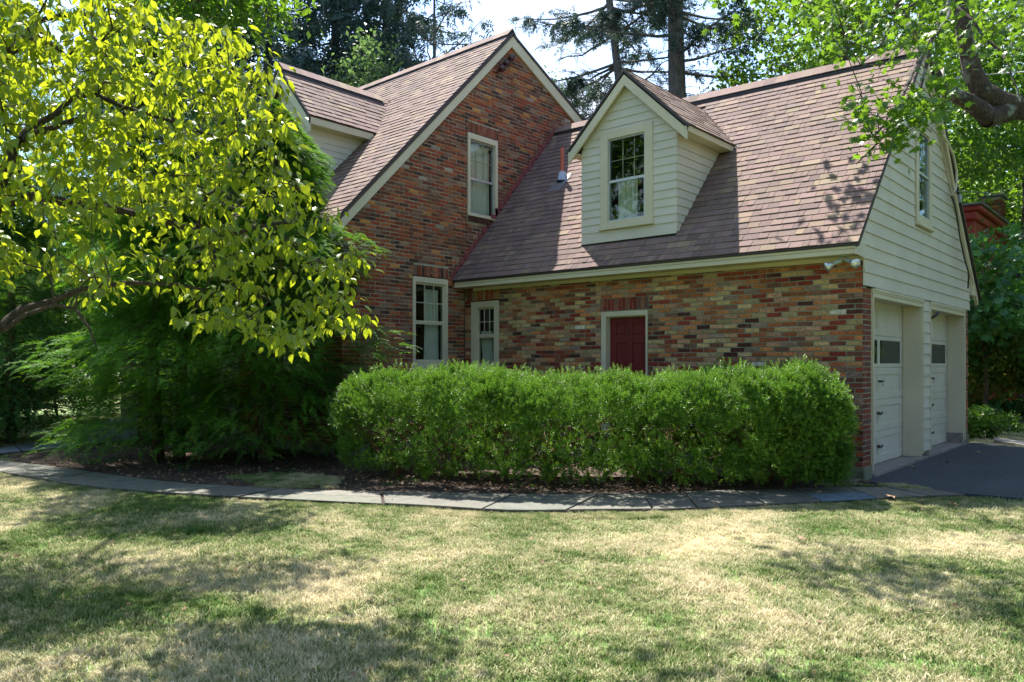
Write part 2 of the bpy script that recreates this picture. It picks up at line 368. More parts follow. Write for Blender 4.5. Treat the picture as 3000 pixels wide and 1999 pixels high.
def brick_field(host, O, U, Nn, z0, n, iv, holes, palf, off=0.):
    O = np.array(O, float); U = np.array(U, float); Nn = np.array(Nn, float)
    for k in range(n):
        z = z0 + (k + .5) * Cc
        for (a, b) in subtract(iv(z), holes, z):
            g0 = a - ((a + off + (k % 2) * .1065) % .213)
            cuts = [a] + [g for g in np.arange(g0, b + .213, .213) if a + .05 < g < b - .05] + [b]
            for p, q in zip(cuts[:-1], cuts[1:]):
                p, q = p + .0065 + rng.uniform(-.002, .002), q - .0065 + rng.uniform(-.003, .002)
                if q - p > .02:
                    c = O + U * (p + q) / 2 + np.array([0, 0, z + rng.uniform(-.0015, .0015)])
                    BR.append((c, U, Nn, (q - p) / 2, .0265 + rng.uniform(-.001, .001), palf((p + q) / 2, z), host))
def soldier(host, O, U, Nn, a, b, z0, z1, pal):
    n = int(round((b - a) / .0675)); w_ = (b - a) / n
    O = np.array(O, float); U = np.array(U, float)
    for i in range(n):
        c = O + U * (a + (i + .5) * w_) + np.array([0, 0, (z0 + z1) / 2])
        BR.append((c, U, np.array(Nn, float), w_ / 2 - .0055, (z1 - z0) / 2 - .005 + rng.uniform(-.003, .002), pick(pal), host))
def mortar_wall(name, O, U, Nn, z0, n, iv, holes, mat, th=.10):
    mb = MB(); O = np.array(O, float); U = np.array(U, float); Nn = np.array(Nn, float)
    T = lambda s, d, z: O + U * s - Nn * d + np.array([0, 0, z])
    runs = {}
    for k in range(n):
        z = z0 + (k + .5) * Cc
        for (a, b) in subtract(iv(z), holes, z): runs.setdefault((round(a, 3), round(b, 3)), []).append(k)
    for (a, b), ks in runs.items():
        st = ks[0]; pv = st
        for k in ks[1:] + [None]:
            if k is None or k != pv + 1:
                mb.lbox(T, a, b, .009, th, z0 + st * Cc, z0 + (pv + 1) * Cc); st = k
            pv = k
    return mb.build(name, mat, house)

def groof(x, y, dz=0):            # garage roof south slope (it sags a little towards the east)
    s = 1.105 + (x - X1) / 7.157 * (-.045)
    return 3.035 - (x - X1) / 7.157 * .03 + s * (y - 9.96) + dz
RY = 13.15
# --- garage front wall (faces south)
doorhole = (-7.17, -6.30, 0., 2.335); w2hole = (-10.13, -9.42, 1.33, 2.655)
def iv_g(z): return [(X1 + .0, X0)]
ins_ = lambda f, a, b: (lambda z: [(p + a, q - b) for p, q in f(z)])
archs = [(-7.20, -6.29, 2.335, 2.545), (-10.24, -9.42, 2.66, 2.90)]
holes_g = [doorhole, w2hole]
gw = mortar_wall('garage_wall', (0, Y0, 0), (1, 0, 0), (0, -1, 0), ZF, 41, ins_(iv_g, 0, .010), holes_g, M['mortar2'], .2)
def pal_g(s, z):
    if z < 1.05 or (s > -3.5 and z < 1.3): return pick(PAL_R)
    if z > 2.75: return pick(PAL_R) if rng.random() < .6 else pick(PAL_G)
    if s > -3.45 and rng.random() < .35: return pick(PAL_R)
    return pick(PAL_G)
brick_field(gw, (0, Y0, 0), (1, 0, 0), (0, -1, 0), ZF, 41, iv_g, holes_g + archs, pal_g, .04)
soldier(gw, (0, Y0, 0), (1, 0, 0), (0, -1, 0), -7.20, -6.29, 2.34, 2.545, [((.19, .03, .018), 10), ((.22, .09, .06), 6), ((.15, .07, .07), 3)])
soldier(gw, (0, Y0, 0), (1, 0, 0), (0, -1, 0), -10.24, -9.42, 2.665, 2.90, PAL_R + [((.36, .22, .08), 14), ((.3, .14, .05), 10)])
# --- main gable wall (faces east)
def mroof_s(y): return 4.04 + 1.019 * (y - 7.55)
def mroof_n(y): return 8.17 - .484 * (y - 11.604)
def iv_m(z):
    lo = max(YS, 7.55 + (z + .10 - 4.04) / 1.019)
    hi = 11.604 + (8.17 - z - .12) / .484
    if z < 3.03: hi = min(hi, Y0 + .0)
    elif z < 6.62: hi = min(hi, 9.96 + (z - 3.035) / 1.105 + .03)
    else: hi = min(hi, 16.)
    return [(lo, hi)] if hi > lo + .05 else []
holes_m = [(9.005, 9.865, 1.40, 3.05), (10.375, 11.235, 4.31, 5.905)]
archs_m = [(9.03, 9.885, 3.05, 3.255), (10.39, 11.26, 5.905, 6.11), (9.0, 9.87, 1.285, 1.40), (10.37, 11.24, 4.195, 4.31)]
nm = int((8.1 - ZF) / Cc)
mw = mortar_wall('gable_wall', (X1, 0, 0), (0, 1, 0), (1, 0, 0), ZF, nm, lambda z: [(max(p, YS + .010), q) for p, q in iv_m(z)], holes_m, M['mortar'], .2)
def pal_m(s, z):
    if z < 2.6: return pick(PAL_R) if rng.random() < .75 else pick(PAL_M)
    return pick(PAL_M)
brick_field(mw, (X1, 0, 0), (0, 1, 0), (1, 0, 0), ZF, nm, iv_m, holes_m + archs_m, pal_m, .02)
soldier(mw, (X1, 0, 0), (0, 1, 0), (1, 0, 0), 9.03, 9.885, 3.055, 3.255, PAL_M + [((.24, .13, .09), 14)])
soldier(mw, (X1, 0, 0), (0, 1, 0), (1, 0, 0), 10.39, 11.26, 5.91, 6.11, [((.22, .07, .04), 10), ((.15, .05, .03), 10)])
for (a, b, z0, z1) in archs_m[2:]: soldier(mw, (X1 + .03, 0, 0), (0, 1, 0), (1, 0, 0), a, b, z0, z1, [((.07, .025, .02), 10), ((.10, .04, .03), 8)])
# --- main south wall
holes_s = [(-12.01, -11.25, 1.40, 2.95), (-13.6, -12.9, 0, 2.2)]
iv_s = lambda z: [(-19., X1)]
sw = mortar_wall('south_wall', (0, YS, 0), (1, 0, 0), (0, -1, 0), ZF, 54, ins_(iv_s, 0, .21), holes_s, M['mortar'], .2)
brick_field(sw, (0, YS, 0), (1, 0, 0), (0, -1, 0), ZF, 54, lambda z: [(-13.6, X1)], holes_s, lambda s, z: pick(PAL_R), .07)
# --- garage east end piers
PN = (16.081, 16.456)
iv_e = lambda z: [(Y0, 10.634)] if z < 2.49 else []
ew = mortar_wall('garage_pier', (X0, 0, 0), (0, 1, 0), (1, 0, 0), ZF, 35, ins_(iv_e, .010, 0), [], M['mortar'], .28)
brick_field(ew, (X0, 0, 0), (0, 1, 0), (1, 0, 0), ZF, 34, iv_e, [], lambda s, z: pick(PAL_P), .06)
iv_e2 = lambda z: [PN]
ew2 = mortar_wall('garage_pier', (X0, 0, 0), (0, 1, 0), (1, 0, 0), ZF, 35, iv_e2, [], M['mortar'], .28)
brick_field(ew2, (X0, 0, 0), (0, 1, 0), (1, 0, 0), ZF, 34, iv_e2, [], lambda s, z: pick(PAL_R), .1)
mb = MB(); mb.box(X1 - 8.5, X1 - .2, YS + 3, YS + 9, 0, 3.7); mb.build('inner_wall', M['dark'], house)
mb = MB(); mb.box(X1, X0 - .02, 16.26, 16.45, 0, 2.9); mb.build('rear_wall', M['mortar'], house)

def brick_verts(b):
    c, U, Nn, hw, hh, col, host = b
    pr = rng.uniform(-.0015, .0025); ch = .004
    T = lambda s, d, z: c + U * s + Nn * d + np.array([0, 0, z])
    j = lambda: rng.uniform(-.0022, .0022)
    outer = [T(-hw + j(), -.009, -hh + j()), T(hw + j(), -.009, -hh + j()), T(hw + j(), -.009, hh + j()), T(-hw + j(), -.009, hh + j())]
    mid = [o_ + Nn * (.006 + pr) for o_ in outer]
    cc = c + Nn * pr
    inner = [cc + (o_ - c + Nn * .009) * np.array([1, 1, 1]) for o_ in outer]
    inner = [cc + (i_ - cc) * (1 - ch / max(hw, .03)) for i_ in inner]
    inner = [i_ - Nn * ((i_ - cc) @ Nn) for i_ in inner]
    return outer + mid + inner
BF = [(8, 9, 10, 11)] + [(a, (a + 1) % 4, 4 + (a + 1) % 4, 4 + a) for a in range(4)] + [(4 + a, 4 + (a + 1) % 4, 8 + (a + 1) % 4, 8 + a) for a in range(4)]
cen = np.array([b[0] for b in BR]); u, v, d = proj(cen)
nrm = np.array([b[2] for b in BR]); hwv = np.array([b[3] * b[4] for b in BR])
vd = CAM - cen; cosv = (vd * nrm).sum(1) / np.linalg.norm(vd, axis=1)
score = hwv * cosv / d ** 2
vis = (u > 1110) & (u < 2560) & (v > 60) & (cosv > .05) & (v < 1095) & (d > 1)
vis &= ~((u > 2290) & (v > 1040) & False)
score = np.where(vis, score, -1)
single = set(np.argsort(-score)[:300].tolist())
by = {}
for i, b in enumerate(BR):
    vv = brick_verts(b)
    if i in single:
        me = mesh_np('brick', np.array(vv), np.array(BF), 4, col=np.tile(b[5], (9, 1)))
        link('brick', me, M['brick'], b[6])
    else:
        by.setdefault(b[6].name, []).append((vv, b[5], b[6]))
for nme, lst in by.items():
    V = np.array([x[0] for x in lst]).reshape(-1, 3); F_ = (np.array(BF)[None] + (np.arange(len(lst)) * 12)[:, None, None]).reshape(-1, 4)
    cl = np.repeat(np.array([x[1] for x in lst]), 9, axis=0)
    link('bricks', mesh_np('bricks', V, F_, 4, col=cl), M['brick'], lst[0][2], kind='stuff')

# --- foundation, apron
for bx_ in ((X1, X0 + .012, Y0 - .012, Y0 + .2, -.2, ZF), (X0 - .2, X0 + .012, Y0 + .2, 10.634, -.2, ZF - .002), (X0 - .2, X0 + .012, 16.075, 16.47, -.2, ZF), (-19, X1 + .012, YS - .012, YS + .2, -.2, ZF - .002), (X1 - .2, X1 + .012, YS + .2, Y0 - .012, -.2, ZF - .004)):
    mb = MB(); mb.box(*bx_); mb.build('foundation', M['found'], house)

mb = MB(); mb.box(X0 - 2.5, X0 + .05, 10.637, 16.073, -.1, .048); mb.build('concrete_apron', M['concrete'], house)

# --- roofs
SH = []
PAL_S = [((.185, .122, .108), 46), ((.165, .110, .100), 28), ((.205, .142, .110), 15), ((.228, .165, .118), 7), ((.145, .098, .090), 8)]
def shingle_plane(host, fn, nrm, v0, v1, segs, expo=.136, pal=PAL_S, tmax=.012):
    nrm = np.array(nrm, float); nrm /= np.linalg.norm(nrm)
    k = 0; vb = v0
    while vb < v1 - .02:
        vt = min(vb + expo, v1)
        sb = segs(vb + .001); st_ = segs(vt - .001)
        if len(sb) < len(st_): sb = st_
        elif len(st_) < len(sb): st_ = sb
        for si in range(min(len(sb), len(st_))):
            (a0, b0), (a1, b1) = sb[si], st_[si]
            lo, hi = min(a0, a1), max(b0, b1)
            s = lo - rng.uniform(0, .3); prev = None
            while s < hi:
                wd = rng.choice([.09, .12, .16, .21, .28]) * rng.uniform(.9, 1.1)
                p, q = s, s + wd; s = q
                cb = (max(p, a0), min(q, b0)); ct = (max(p, a1), min(q, b1))
                if cb[1] - cb[0] < .004 and ct[1] - ct[0] < .004: continue
                cb = (min(cb[0], b0), max(cb[1], a0)); ct = (min(ct[0], b1), max(ct[1], a1))
                if cb[1] < cb[0]: cb = ((cb[0] + cb[1]) / 2,) * 2
                if ct[1] < ct[0]: ct = ((ct[0] + ct[1]) / 2,) * 2
                th = rng.choice([.0085, tmax + .002]) + rng.uniform(0, .0015)
                g = .0024
                cbg = (cb[0] + g, cb[1] - g) if cb[1] - cb[0] > .01 else cb; ctg = (ct[0] + g, ct[1] - g) if ct[1] - ct[0] > .01 else ct
                sag = rng.uniform(-.0015, .0015)
                P = [fn(cbg[0], vb + sag) + nrm * th, fn(cbg[1], vb + sag) + nrm * th, fn(ctg[1], vt + .01) + nrm * .001, fn(ctg[0], vt + .01) + nrm * .001,
                     fn(cbg[0], vb + sag), fn(cbg[1], vb + sag)]
                SH.append((P, pick(pal, .13) * .96, host, nrm))
        vb += expo; k += 1
SF = [(0, 1, 2, 3), (4, 5, 1, 0), (4, 0, 3, 4), (5, 2, 1, 5)]
def slab(host_name, fn, nrm, poly, th=.05, mat=None, parent=None):
    nrm = np.array(nrm, float); nrm /= np.linalg.norm(nrm); mb = MB(); n = len(poly)
    top = [fn(*p) - nrm * .022 for p in poly]; bot = [p - nrm * th for p in top]; i = 0
    mb.v = [tuple(p) for p in top + bot]
    mb.f = [tuple(range(n)), tuple(range(2 * n - 1, n - 1, -1))] + [(k, k + n, (k + 1) % n + n, (k + 1) % n) for k in range(n)]
    mb.c = [None] * len(mb.f)
    return mb.build(host_name, mat or M['deck'], parent or house)
# garage south slope; u = x, v = slope distance from the eave
GX0, GX1 = X1 + .005, X0 + .05
def g_fn(u_, v_):
    y = 9.96 + v_ * .676; return np.array([u_, y, groof(u_, y)])
gn = np.array([0, -1.085, 1.0]); GL = (RY - 9.96) / .676
DXL, DXR = -7.60, -5.83          # dormer walls
DY = 10.366
def dorm_eave(x):                 # dormer roof height
    return 6.14 - .97 * abs(x + 6.70)
DG = (DY - 9.96) / .676
def g_segs(v_):
    y = 9.96 + v_ * .676; zr = groof(-6.7, y)
    if y < DY - .0: return [(GX0, GX1)]
    if zr < 4.99: return [(GX0, DXL), (DXR, GX1)]
    h = (6.14 + .015 - zr) / .97
    if h <= 0.02: return [(GX0, GX1)]
    return [(GX0, -6.70 - h), (-6.70 + h, GX1)]
dk = MB(); nn_ = gn / np.linalg.norm(gn)
for i in range(10):
    xa, xb = GX0 + (GX1 - GX0) * i / 10, GX0 + (GX1 - GX0) * (i + 1) / 10
    q = [g_fn(xa, 0), g_fn(xb, 0), g_fn(xb, GL), g_fn(xa, GL)]
    dk.hexa([p - nn_ * .06 for p in q] + [p - nn_ * .012 for p in q])
groof_o = dk.build('garage_roof', M['deck'], house)
shingle_plane(groof_o, g_fn, gn, 0., GL - .12, g_segs)
# north slope of the garage
RE = groof(X0, RY); RW = groof(X1, RY)
mb = MB(); 
for sgn in (0,):
    a, b, c, d4 = (GX0, RY, RW), (GX1, RY, RE), (GX1, 17.0, RE - 3.56), (GX0, 17.0, RW - 3.56)
    mb.hexa([(p[0], p[1], p[2] - .07) for p in (d4, c, b, a)] + [d4, c, b, a])
mb.build('garage_rear_slope', M['deck'], house)
# ridge caps + vents
def ridge(p0, p1, host, side=(0, -1, 0)):
    p0, p1 = np.array(p0, float), np.array(p1, float); d_ = p1 - p0; Lr = np.linalg.norm(d_); d_ /= Lr; sd_ = np.array(side, float)
    mb = MB(); up = np.array([0, 0, 1.])
    for sg in (1, -1):
        q = [p0 + sd_ * sg * .17 - up * .19, p1 + sd_ * sg * .17 - up * .19, p1 + sd_ * sg * .02 - up * .022, p0 + sd_ * sg * .02 - up * .022]
        mb.hexa([q[0], q[1], q[2], q[3], q[0] + up * .028, q[1] + up * .028, q[2] + up * .028, q[3] + up * .028])
    mb.build('ridge_vent', M['vent'], host)
    n = int(Lr / .21)
    for i in range(n):
        a = p0 + d_ * (i * Lr / n); b = p0 + d_ * ((i + 1) * Lr / n + .004); c = pick(PAL_S[:4]) * 1.1
        mb = MB()
        for sg in (1, -1):
            q = [a + sd_ * sg * .155 - up * .110, b + sd_ * sg * .155 - up * .112, b + up * .052, a + up * .055]
            mb.quad(*(q if sg == 1 else q[::-1]), col=c)
            mb.quad(q[0] - up * .012, q[1] - up * .012, q[1], q[0], col=c * .8)
        mb.build('ridge_cap', M['shingle'], host)
ridge((GX0, RY, RW + .02), (GX1, RY, RE + .02), groof_o)
# main roof south slope: u = x, v = slope distance from eave
ME_Y, ME_Z = 7.20, 3.683; sl = 1.019; cl_ = 1 / math.sqrt(1 + sl * sl)
def m_fn(u_, v_):
    y = ME_Y + v_ * cl_; return np.array([u_, y, ME_Z + sl * (y - ME_Y)])
mn = np.array([0, -sl, 1.0]); ML = (11.604 - ME_Y) / cl_
MX0, MX1 = -20., X1 + .06
WXR, WXL, WRX, WRZ = -12.04, -13.59, -12.814, 7.085
def m_segs(v_):
    y = ME_Y + v_ * cl_; z = ME_Z + sl * (y - ME_Y)
    if y < 8.05: return [(-14.5, MX1)]
    if z < 5.93: return [(-14.5, WXL), (WXR, MX1)]
    h = (WRZ + .015 - z) / 1.126
    if h <= .02: return [(-16.2, MX1)]
    return [(-14.6, WRX - h), (WRX + h, MX1)]
mroof_o = slab('main_roof', m_fn, mn, [(MX0, 0), (MX1, 0), (MX1, ML), (MX0, ML)])
shingle_plane(mroof_o, m_fn, mn, 0., ML - .12, m_segs)
mb = MB(); a, b, c, d4 = (MX0, 11.604, 8.17), (MX1, 11.604, 8.17), (MX1, 17.5, mroof_n(17.5)), (MX0, 17.5, mroof_n(17.5))
mb.hexa([(p[0], p[1], p[2] - .07) for p in (d4, c, b, a)] + [d4, c, b, a]); mb.build('main_rear_slope', M['deck'], house)
ridge((MX0 + 3, 11.604, 8.19), (MX1, 11.604, 8.19), mroof_o)
# rake boards and drip edges of the main gable
def rake(name, p0, p1, h, th, mat, N3, up_off=0.):
    """board of height h hanging below the line p0-p1, thickness th along N3"""
    p0, p1, N3 = np.array(p0, float), np.array(p1, float), np.array(N3, float); z = np.array([0, 0, 1.])
    A, B = p0 + z * up_off, p1 + z * up_off
    mb = MB(); mb.hexa([A - z * h, B - z * h, B - z * h + N3 * th, A - z * h + N3 * th, A, B, B + N3 * th, A + N3 * th])
    return bevel(mb.build(name, mat, house), .003)
rake('rake_board', (X1 + .006, ME_Y, ME_Z - .05), (X1 + .006, 11.604, 8.12), .25, .04, M['trim'], (1, 0, 0))
rake('rake_board', (X1 + .006, 11.606, 8.12), (X1 + .006, 17.0, mroof_n(17.0) - .05), .25, .041, M['trim'], (1, 0, 0))
rake('drip_edge', (X1 + .005, ME_Y - .01, ME_Z - .01), (X1 + .005, 11.604, 8.16), .045, .062, M['drip'], (1, 0, 0))
rake('drip_edge', (X1 + .005, 11.606, 8.16), (X1 + .005, 17.0, mroof_n(17.0) - .01), .045, .0625, M['drip'], (1, 0, 0))
# garage eave: drip edge, crown fascia, frieze
def evz(x): return groof(x, 9.96)
def eavebar(name, y0, y1, dz0, dz1, mat, xa=GX0 + .03, xb=X0 + .01):
    mb = MB(); za, zb = evz(xa), evz(xb)
    mb.hexa([(xa, y0, za + dz0), (xb, y0, zb + dz0), (xb, y1, zb + dz0), (xa, y1, za + dz0), (xa, y0, za + dz1), (xb, y0, zb + dz1), (xb, y1, zb + dz1), (xa, y1, za + dz1)])
    return bevel(mb.build(name, mat, house), .003)
eavebar('drip_edge', 9.965, 10.0, -.035, -.003, M['drip'], GX0 + .03, GX1 - .01)
eavebar('fascia', 9.985, 10.02, -.072, -.037, M['trim'])
eavebar('fascia', 9.993, 10.025, -.135, -.074, M['trim'])
eavebar('soffit', 10.026, Y0 - .04, -.135, -.115, M['trim'])
eavebar('frieze_board', Y0 - .038, Y0 - .004, -.185, -.10, M['trim'], GX0 + .25)
# --- siding
def clap(host, O, U, Nn, lims, holes, z0, pitch, n, th=.016, mat=None, first=None):
    """lims(z)->(a,b); boards overlap downwards, bottom edge stands proud"""
    O, U, Nn = np.array(O, float), np.array(U, float), np.array(Nn, float)
    T = lambda s, d, z: O + U * s + Nn * d + np.array([0, 0, z])
    z = z0
    for k in range(n):
        h = first if (first and k == 0) else pitch
        zb, zt = z, z + h; z = zt
        a0, b0 = lims(zb + .002); a1, b1 = lims(zt)
        if b0 - a0 < .04 and b1 - a1 < .04: continue
        if b1 < a1: a1 = b1 = (a1 + b1) / 2
        if b0 < a0: a0 = b0 = (a0 + b0) / 2
        segs = [((a0, b0), (a1, b1))]
        for (p, q, y0, y1) in holes:
            if zb < y1 and zt > y0:
                ns = []
                for (c0, c1) in segs:
                    if q <= c0[0] or p >= c0[1]: ns.append((c0, c1)); continue
                    if p > c0[0]: ns.append(((c0[0], min(p, c0[1])), (c1[0], max(min(p, c1[1]), c1[0]))))
                    if q < c0[1]: ns.append(((max(q, c0[0]), c0[1]), (min(max(q, c1[0]), c1[1]), c1[1])))
                segs = ns
        zz = [(q_, zb, zt) for q_ in segs]
        for (p, q, y0, y1) in holes:
            pa, pb = max(p, min(a0, a1)), min(q, max(b0, b1))
            if zb < y1 < zt - .012 and zt > y0: zz.append((((pa, pb), (pa, pb)), y1, zt))
            if zb + .012 < y0 < zt: zz.append((((pa, pb), (pa, pb)), zb, y0))
        z2 = []
        for ((c0, c1), za_, zc_) in zz:
            if c0[1] - c0[0] > 1.9 and rng.random() < .55:
                m_ = c0[0] + (c0[1] - c0[0]) * rng.uniform(.3, .7)
                if c1[0] + .1 < m_ < c1[1] - .1: z2 += [(((c0[0], m_ - .0015), (c1[0], m_ - .0015)), za_, zc_), (((m_ + .0015, c0[1]), (m_ + .0015, c1[1])), za_, zc_)]; continue
            z2.append(((c0, c1), za_, zc_))
        for ((c0, c1), zb, zt) in z2:
            if c0[1] - c0[0] < .02 and c1[1] - c1[0] < .02: continue
            j = rng.uniform(-.0015, .0015); mb = MB()
            mb.hexa([T(c0[0], th + j, zb), T(c0[1], th + j, zb), T(c0[1], -.01, zb), T(c0[0], -.01, zb),
                     T(c1[0], .002, zt + .004), T(c1[1], .002, zt + .004), T(c1[1], -.01, zt + .004), T(c1[0], -.01, zt + .004)])
            mb.build('siding_board', mat or M['siding'], host)
XE = X0 + .012
def e_lims(z):
    lo = Y0 - .012
    if z > 2.9: lo = min(max(9.99, 9.96 + (z + .045 - 3.0) / 1.06), 13.1) if z > 2.98 else 10.0
    hi = 16.47 if z < 3.05 else min(17.0, RY + (RE - .12 - z) / .93)
    return lo, hi
ecase = (12.66, 13.66, 3.58, 5.20)
def plate(name, polys, T_, d0, d1, host, mat):
    mb = MB()
    for P in polys:
        n = len(P); b = len(mb.v); mb.v += [tuple(T_(a, d0, z)) for a, z in P] + [tuple(T_(a, d1, z)) for a, z in P]
        mb.f += [tuple(range(b, b + n)), tuple(range(b + 2 * n - 1, b + n - 1, -1))] + [(b + k, b + k + n, b + (k + 1) % n + n, b + (k + 1) % n) for k in range(n)]; mb.c += [None] * (n + 2)
    return mb.build(name, mat, host)
rl_ = lambda y: groof(X0, y) - .09 if y <= RY else RE - .09 - .93 * (y - RY)
eg = plate('garage_gable', [[(Y0 + .03, 2.49), (12.74, 2.49), (12.74, rl_(12.74)), (10.10, 2.98), (Y0 + .03, 2.88)], [(13.58, 2.49), (16.44, 2.49), (16.44, 3.0), (16.85, 3.05), (13.58, rl_(13.58))],
     [(12.741, 2.49), (13.579, 2.49), (13.579, 3.70), (12.741, 3.70)], [(12.741, 5.12), (13.579, 5.12), (13.579, rl_(13.58)), (RY, rl_(RY)), (12.741, rl_(12.74))]], lambda a, d, z: np.array([XE - d, a, z]), .012, .10, house, M['dark'])
clap(eg, (XE, 0, 0), (0, 1, 0), (1, 0, 0), e_lims, [ecase], 2.495, .172, 24, .020)
mb = MB(); mb.hexa([(XE - .01, 9.975, 2.86), (XE + .018, 9.975, 2.86), (XE + .018, 10.31, 2.83), (XE - .01, 10.31, 2.83), (XE - .01, 9.975, 2.99), (XE + .018, 9.975, 2.99), (XE + .018, 10.31, 3.30), (XE - .01, 10.31, 3.30)])
mb.build('cornice_return', M['siding'], house)
rake('drip_edge', (XE + .004, 9.95, groof(X0, 9.95) - .012), (XE + .004, RY, RE - .012), .04, .04, M['drip'], (1, 0, 0))
rake('drip_edge', (XE + .004, RY + .002, RE - .012), (XE + .004, 17.02, RE - .012 - 3.60), .05, .10, M['drip'], (1, 0, 0))
rake('rake_board', (XE + .005, RY + .01, RE - .07), (XE + .005, 16.98, RE - .07 - 3.58), .13, .055, M['trim'], (1, 0, 0))
rake('rake_board', (XE + .005, RY + .01, RE - .205), (XE + .005, 16.78, RE - .205 - 3.39), .09, .03, M['trim'], (1, 0, 0))
mb = MB(); mb.box(XE - .15, XE + .058, 16.475, 17.0, 2.78, 2.99); mb.build('cornice_return', M['trim'], house)

# --- windows
def window(T, s0, s1, z0, z1, cw, meet, grid, curt, storm=False, sill=.045, proud=.012, bot=None, deep=.05, topw=None):
    """T(s,d,z): d is depth into the wall; the casing is the part's own mesh"""
    topw = topw or cw; bot = bot or cw
    mb = MB(); mb.lbox(T, s0, s0 + cw, -proud, .10, z0, z1); mb.lbox(T, s1 - cw, s1, -proud, .10, z0, z1)
    mb.lbox(T, s0 + cw, s1 - cw, -proud, .10, z1 - topw, z1); mb.lbox(T, s0 + cw, s1 - cw, -proud + .003, .10, z0, z0 + bot)
    W = bevel(mb.build('window', M['trim'], house), .003)
    if sill:
        mb = MB(); mb.lbox(T, s0 - .02, s1 + .02, -proud - .035, .02, z0 - sill, z0 - .002); bevel(mb.build('sill', M['trim'], W), .004)
    a, b, c, e = s0 + cw, s1 - cw, z0 + bot, z1 - topw
    fr = M['alum'] if storm else M['trim']; sw_ = .022 if storm else .032
    for (y0, y1, dd) in ((c, meet, deep), (meet, e, deep + (.012 if storm else -.006))):
        mb = MB(); t = .028
        mb.lbox(T, a, a + sw_, dd - .02, dd + t, y0, y1); mb.lbox(T, b - sw_, b, dd - .02, dd + t, y0, y1)
        mb.lbox(T, a + sw_, b - sw_, dd - .018, dd + t - .002, y0, y0 + sw_); mb.lbox(T, a + sw_, b - sw_, dd - .018, dd + t - .002, y1 - sw_, y1)
        mb.build('sash', fr, W)
    A, B, C0, C1, D0, D1 = a + sw_, b - sw_, c + sw_, meet - sw_, meet + sw_, e - sw_
    mb = MB(); mb.lbox(T, A, B, deep + .004, deep + .008, C0, C1); mb.build('pane', M['glass'], W)
    if grid:
        nx_, nz_ = grid; gd = deep + (.05 if storm else -.006)
        if storm:
            mb = MB(); mb.lbox(T, A, B, deep + .012, deep + .016, D0, D1); mb.build('pane', M['glass'], W)
        mw_ = .012
        xs = [A + (B - A) * i / nx_ for i in range(nx_ + 1)]; zs = [D0 + (D1 - D0) * i / nz_ for i in range(nz_ + 1)]
        for x in xs[1:-1]:
            mb = MB(); mb.lbox(T, x - mw_ / 2, x + mw_ / 2, gd - .008, gd + .012, D0, D1); mb.build('muntin', M['trim'], W)
        for z in zs[1:-1]:
            mb = MB(); mb.lbox(T, A, B, gd - .007, gd + .011, z - mw_ / 2, z + mw_ / 2); mb.build('muntin', M['trim'], W)
        if not storm:
            for i in range(nx_):
                for j in range(nz_):
                    mb = MB(); mb.lbox(T, xs[i] + .006, xs[i + 1] - .006, gd + .001, gd + .005, zs[j] + .006, zs[j + 1] - .006); mb.build('pane', M['glass'], W)
    else:
        mb = MB(); mb.lbox(T, A, B, deep + .0, deep + .004, D0, D1); mb.build('pane', M['glass'], W)
    # room behind
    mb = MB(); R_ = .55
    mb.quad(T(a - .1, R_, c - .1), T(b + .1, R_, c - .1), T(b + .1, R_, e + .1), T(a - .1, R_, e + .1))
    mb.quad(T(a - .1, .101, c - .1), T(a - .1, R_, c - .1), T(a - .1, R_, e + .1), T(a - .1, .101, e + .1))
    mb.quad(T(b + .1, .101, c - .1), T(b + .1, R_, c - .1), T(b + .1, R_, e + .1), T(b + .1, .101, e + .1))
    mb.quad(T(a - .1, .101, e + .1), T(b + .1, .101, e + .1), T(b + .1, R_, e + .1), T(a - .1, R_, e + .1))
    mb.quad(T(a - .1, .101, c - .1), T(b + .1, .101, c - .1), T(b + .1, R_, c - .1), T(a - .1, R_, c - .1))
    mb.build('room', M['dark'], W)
    for (p, q, zt, zb_, spread) in curt:      # curtains
        mb = MB(); nn = 26; rows = 7
        for i in range(nn):
            for r in range(rows):
                def cp(i_, r_):
                    f = i_ / nn; g = r_ / rows
                    s_ = p + (q - p) * f + spread * (1 - f) * (g ** 2)
                    return T(s_, .16 + .02 * math.sin(f * 34 + g * .8) + .008 * math.sin(f * 71), zt + (zb_ - zt) * g)
                mb.quad(cp(i, r), cp(i, r + 1), cp(i + 1, r + 1), cp(i + 1, r))
        mb.build('curtain', M['curtain'], W, smooth=True)
    return W
TM = lambda s, d, z: np.array([X1 - d, s, z]); TG = lambda s, d, z: np.array([s, Y0 + d, z])
window(TM, 9.012, 9.858, 1.405, 3.043, .058, 2.235, (3, 2), [(9.44, 9.78, 2.85, 1.5, -.02)], bot=.13, topw=.10, sill=.03)
window(TG, -10.128, -9.424, 1.335, 2.648, .12, 2.01, (3, 2), [(-10.02, -9.75, 2.1, 1.4, .06), (-9.70, -9.46, 2.15, 1.4, -.10)], bot=.14, topw=.115, sill=.03, proud=.004, deep=.07)
window(TM, 10.385, 11.222, 4.325, 5.895, .065, 5.04, (3, 2), [(10.42, 11.15, 5.75, 4.35, 0)], storm=True, topw=.11, bot=.05, sill=.02, deep=.045)
TE = lambda s, d, z: np.array([XE + .018 - d, s, z])
window(TE, 12.70, 13.62, 3.64, 5.16, .15, 4.42, None, [(12.9, 13.5, 4.9, 3.8, 0)], storm=True, topw=.10, bot=.12, deep=.02, sill=.05)
TS = lambda s, d, z: np.array([s, YS + d, z])
window(TS, -12.0, -11.26, 1.41, 2.94, .07, 2.2, (3, 2), [(-11.9, -11.4, 2.85, 1.5, 0)], bot=.13)
mb = MB(); mb.box(-12.42, -12.03, YS - .035, YS - .004, 1.42, 2.92); s_ = mb.build('shutter', M['redpaint'], house)
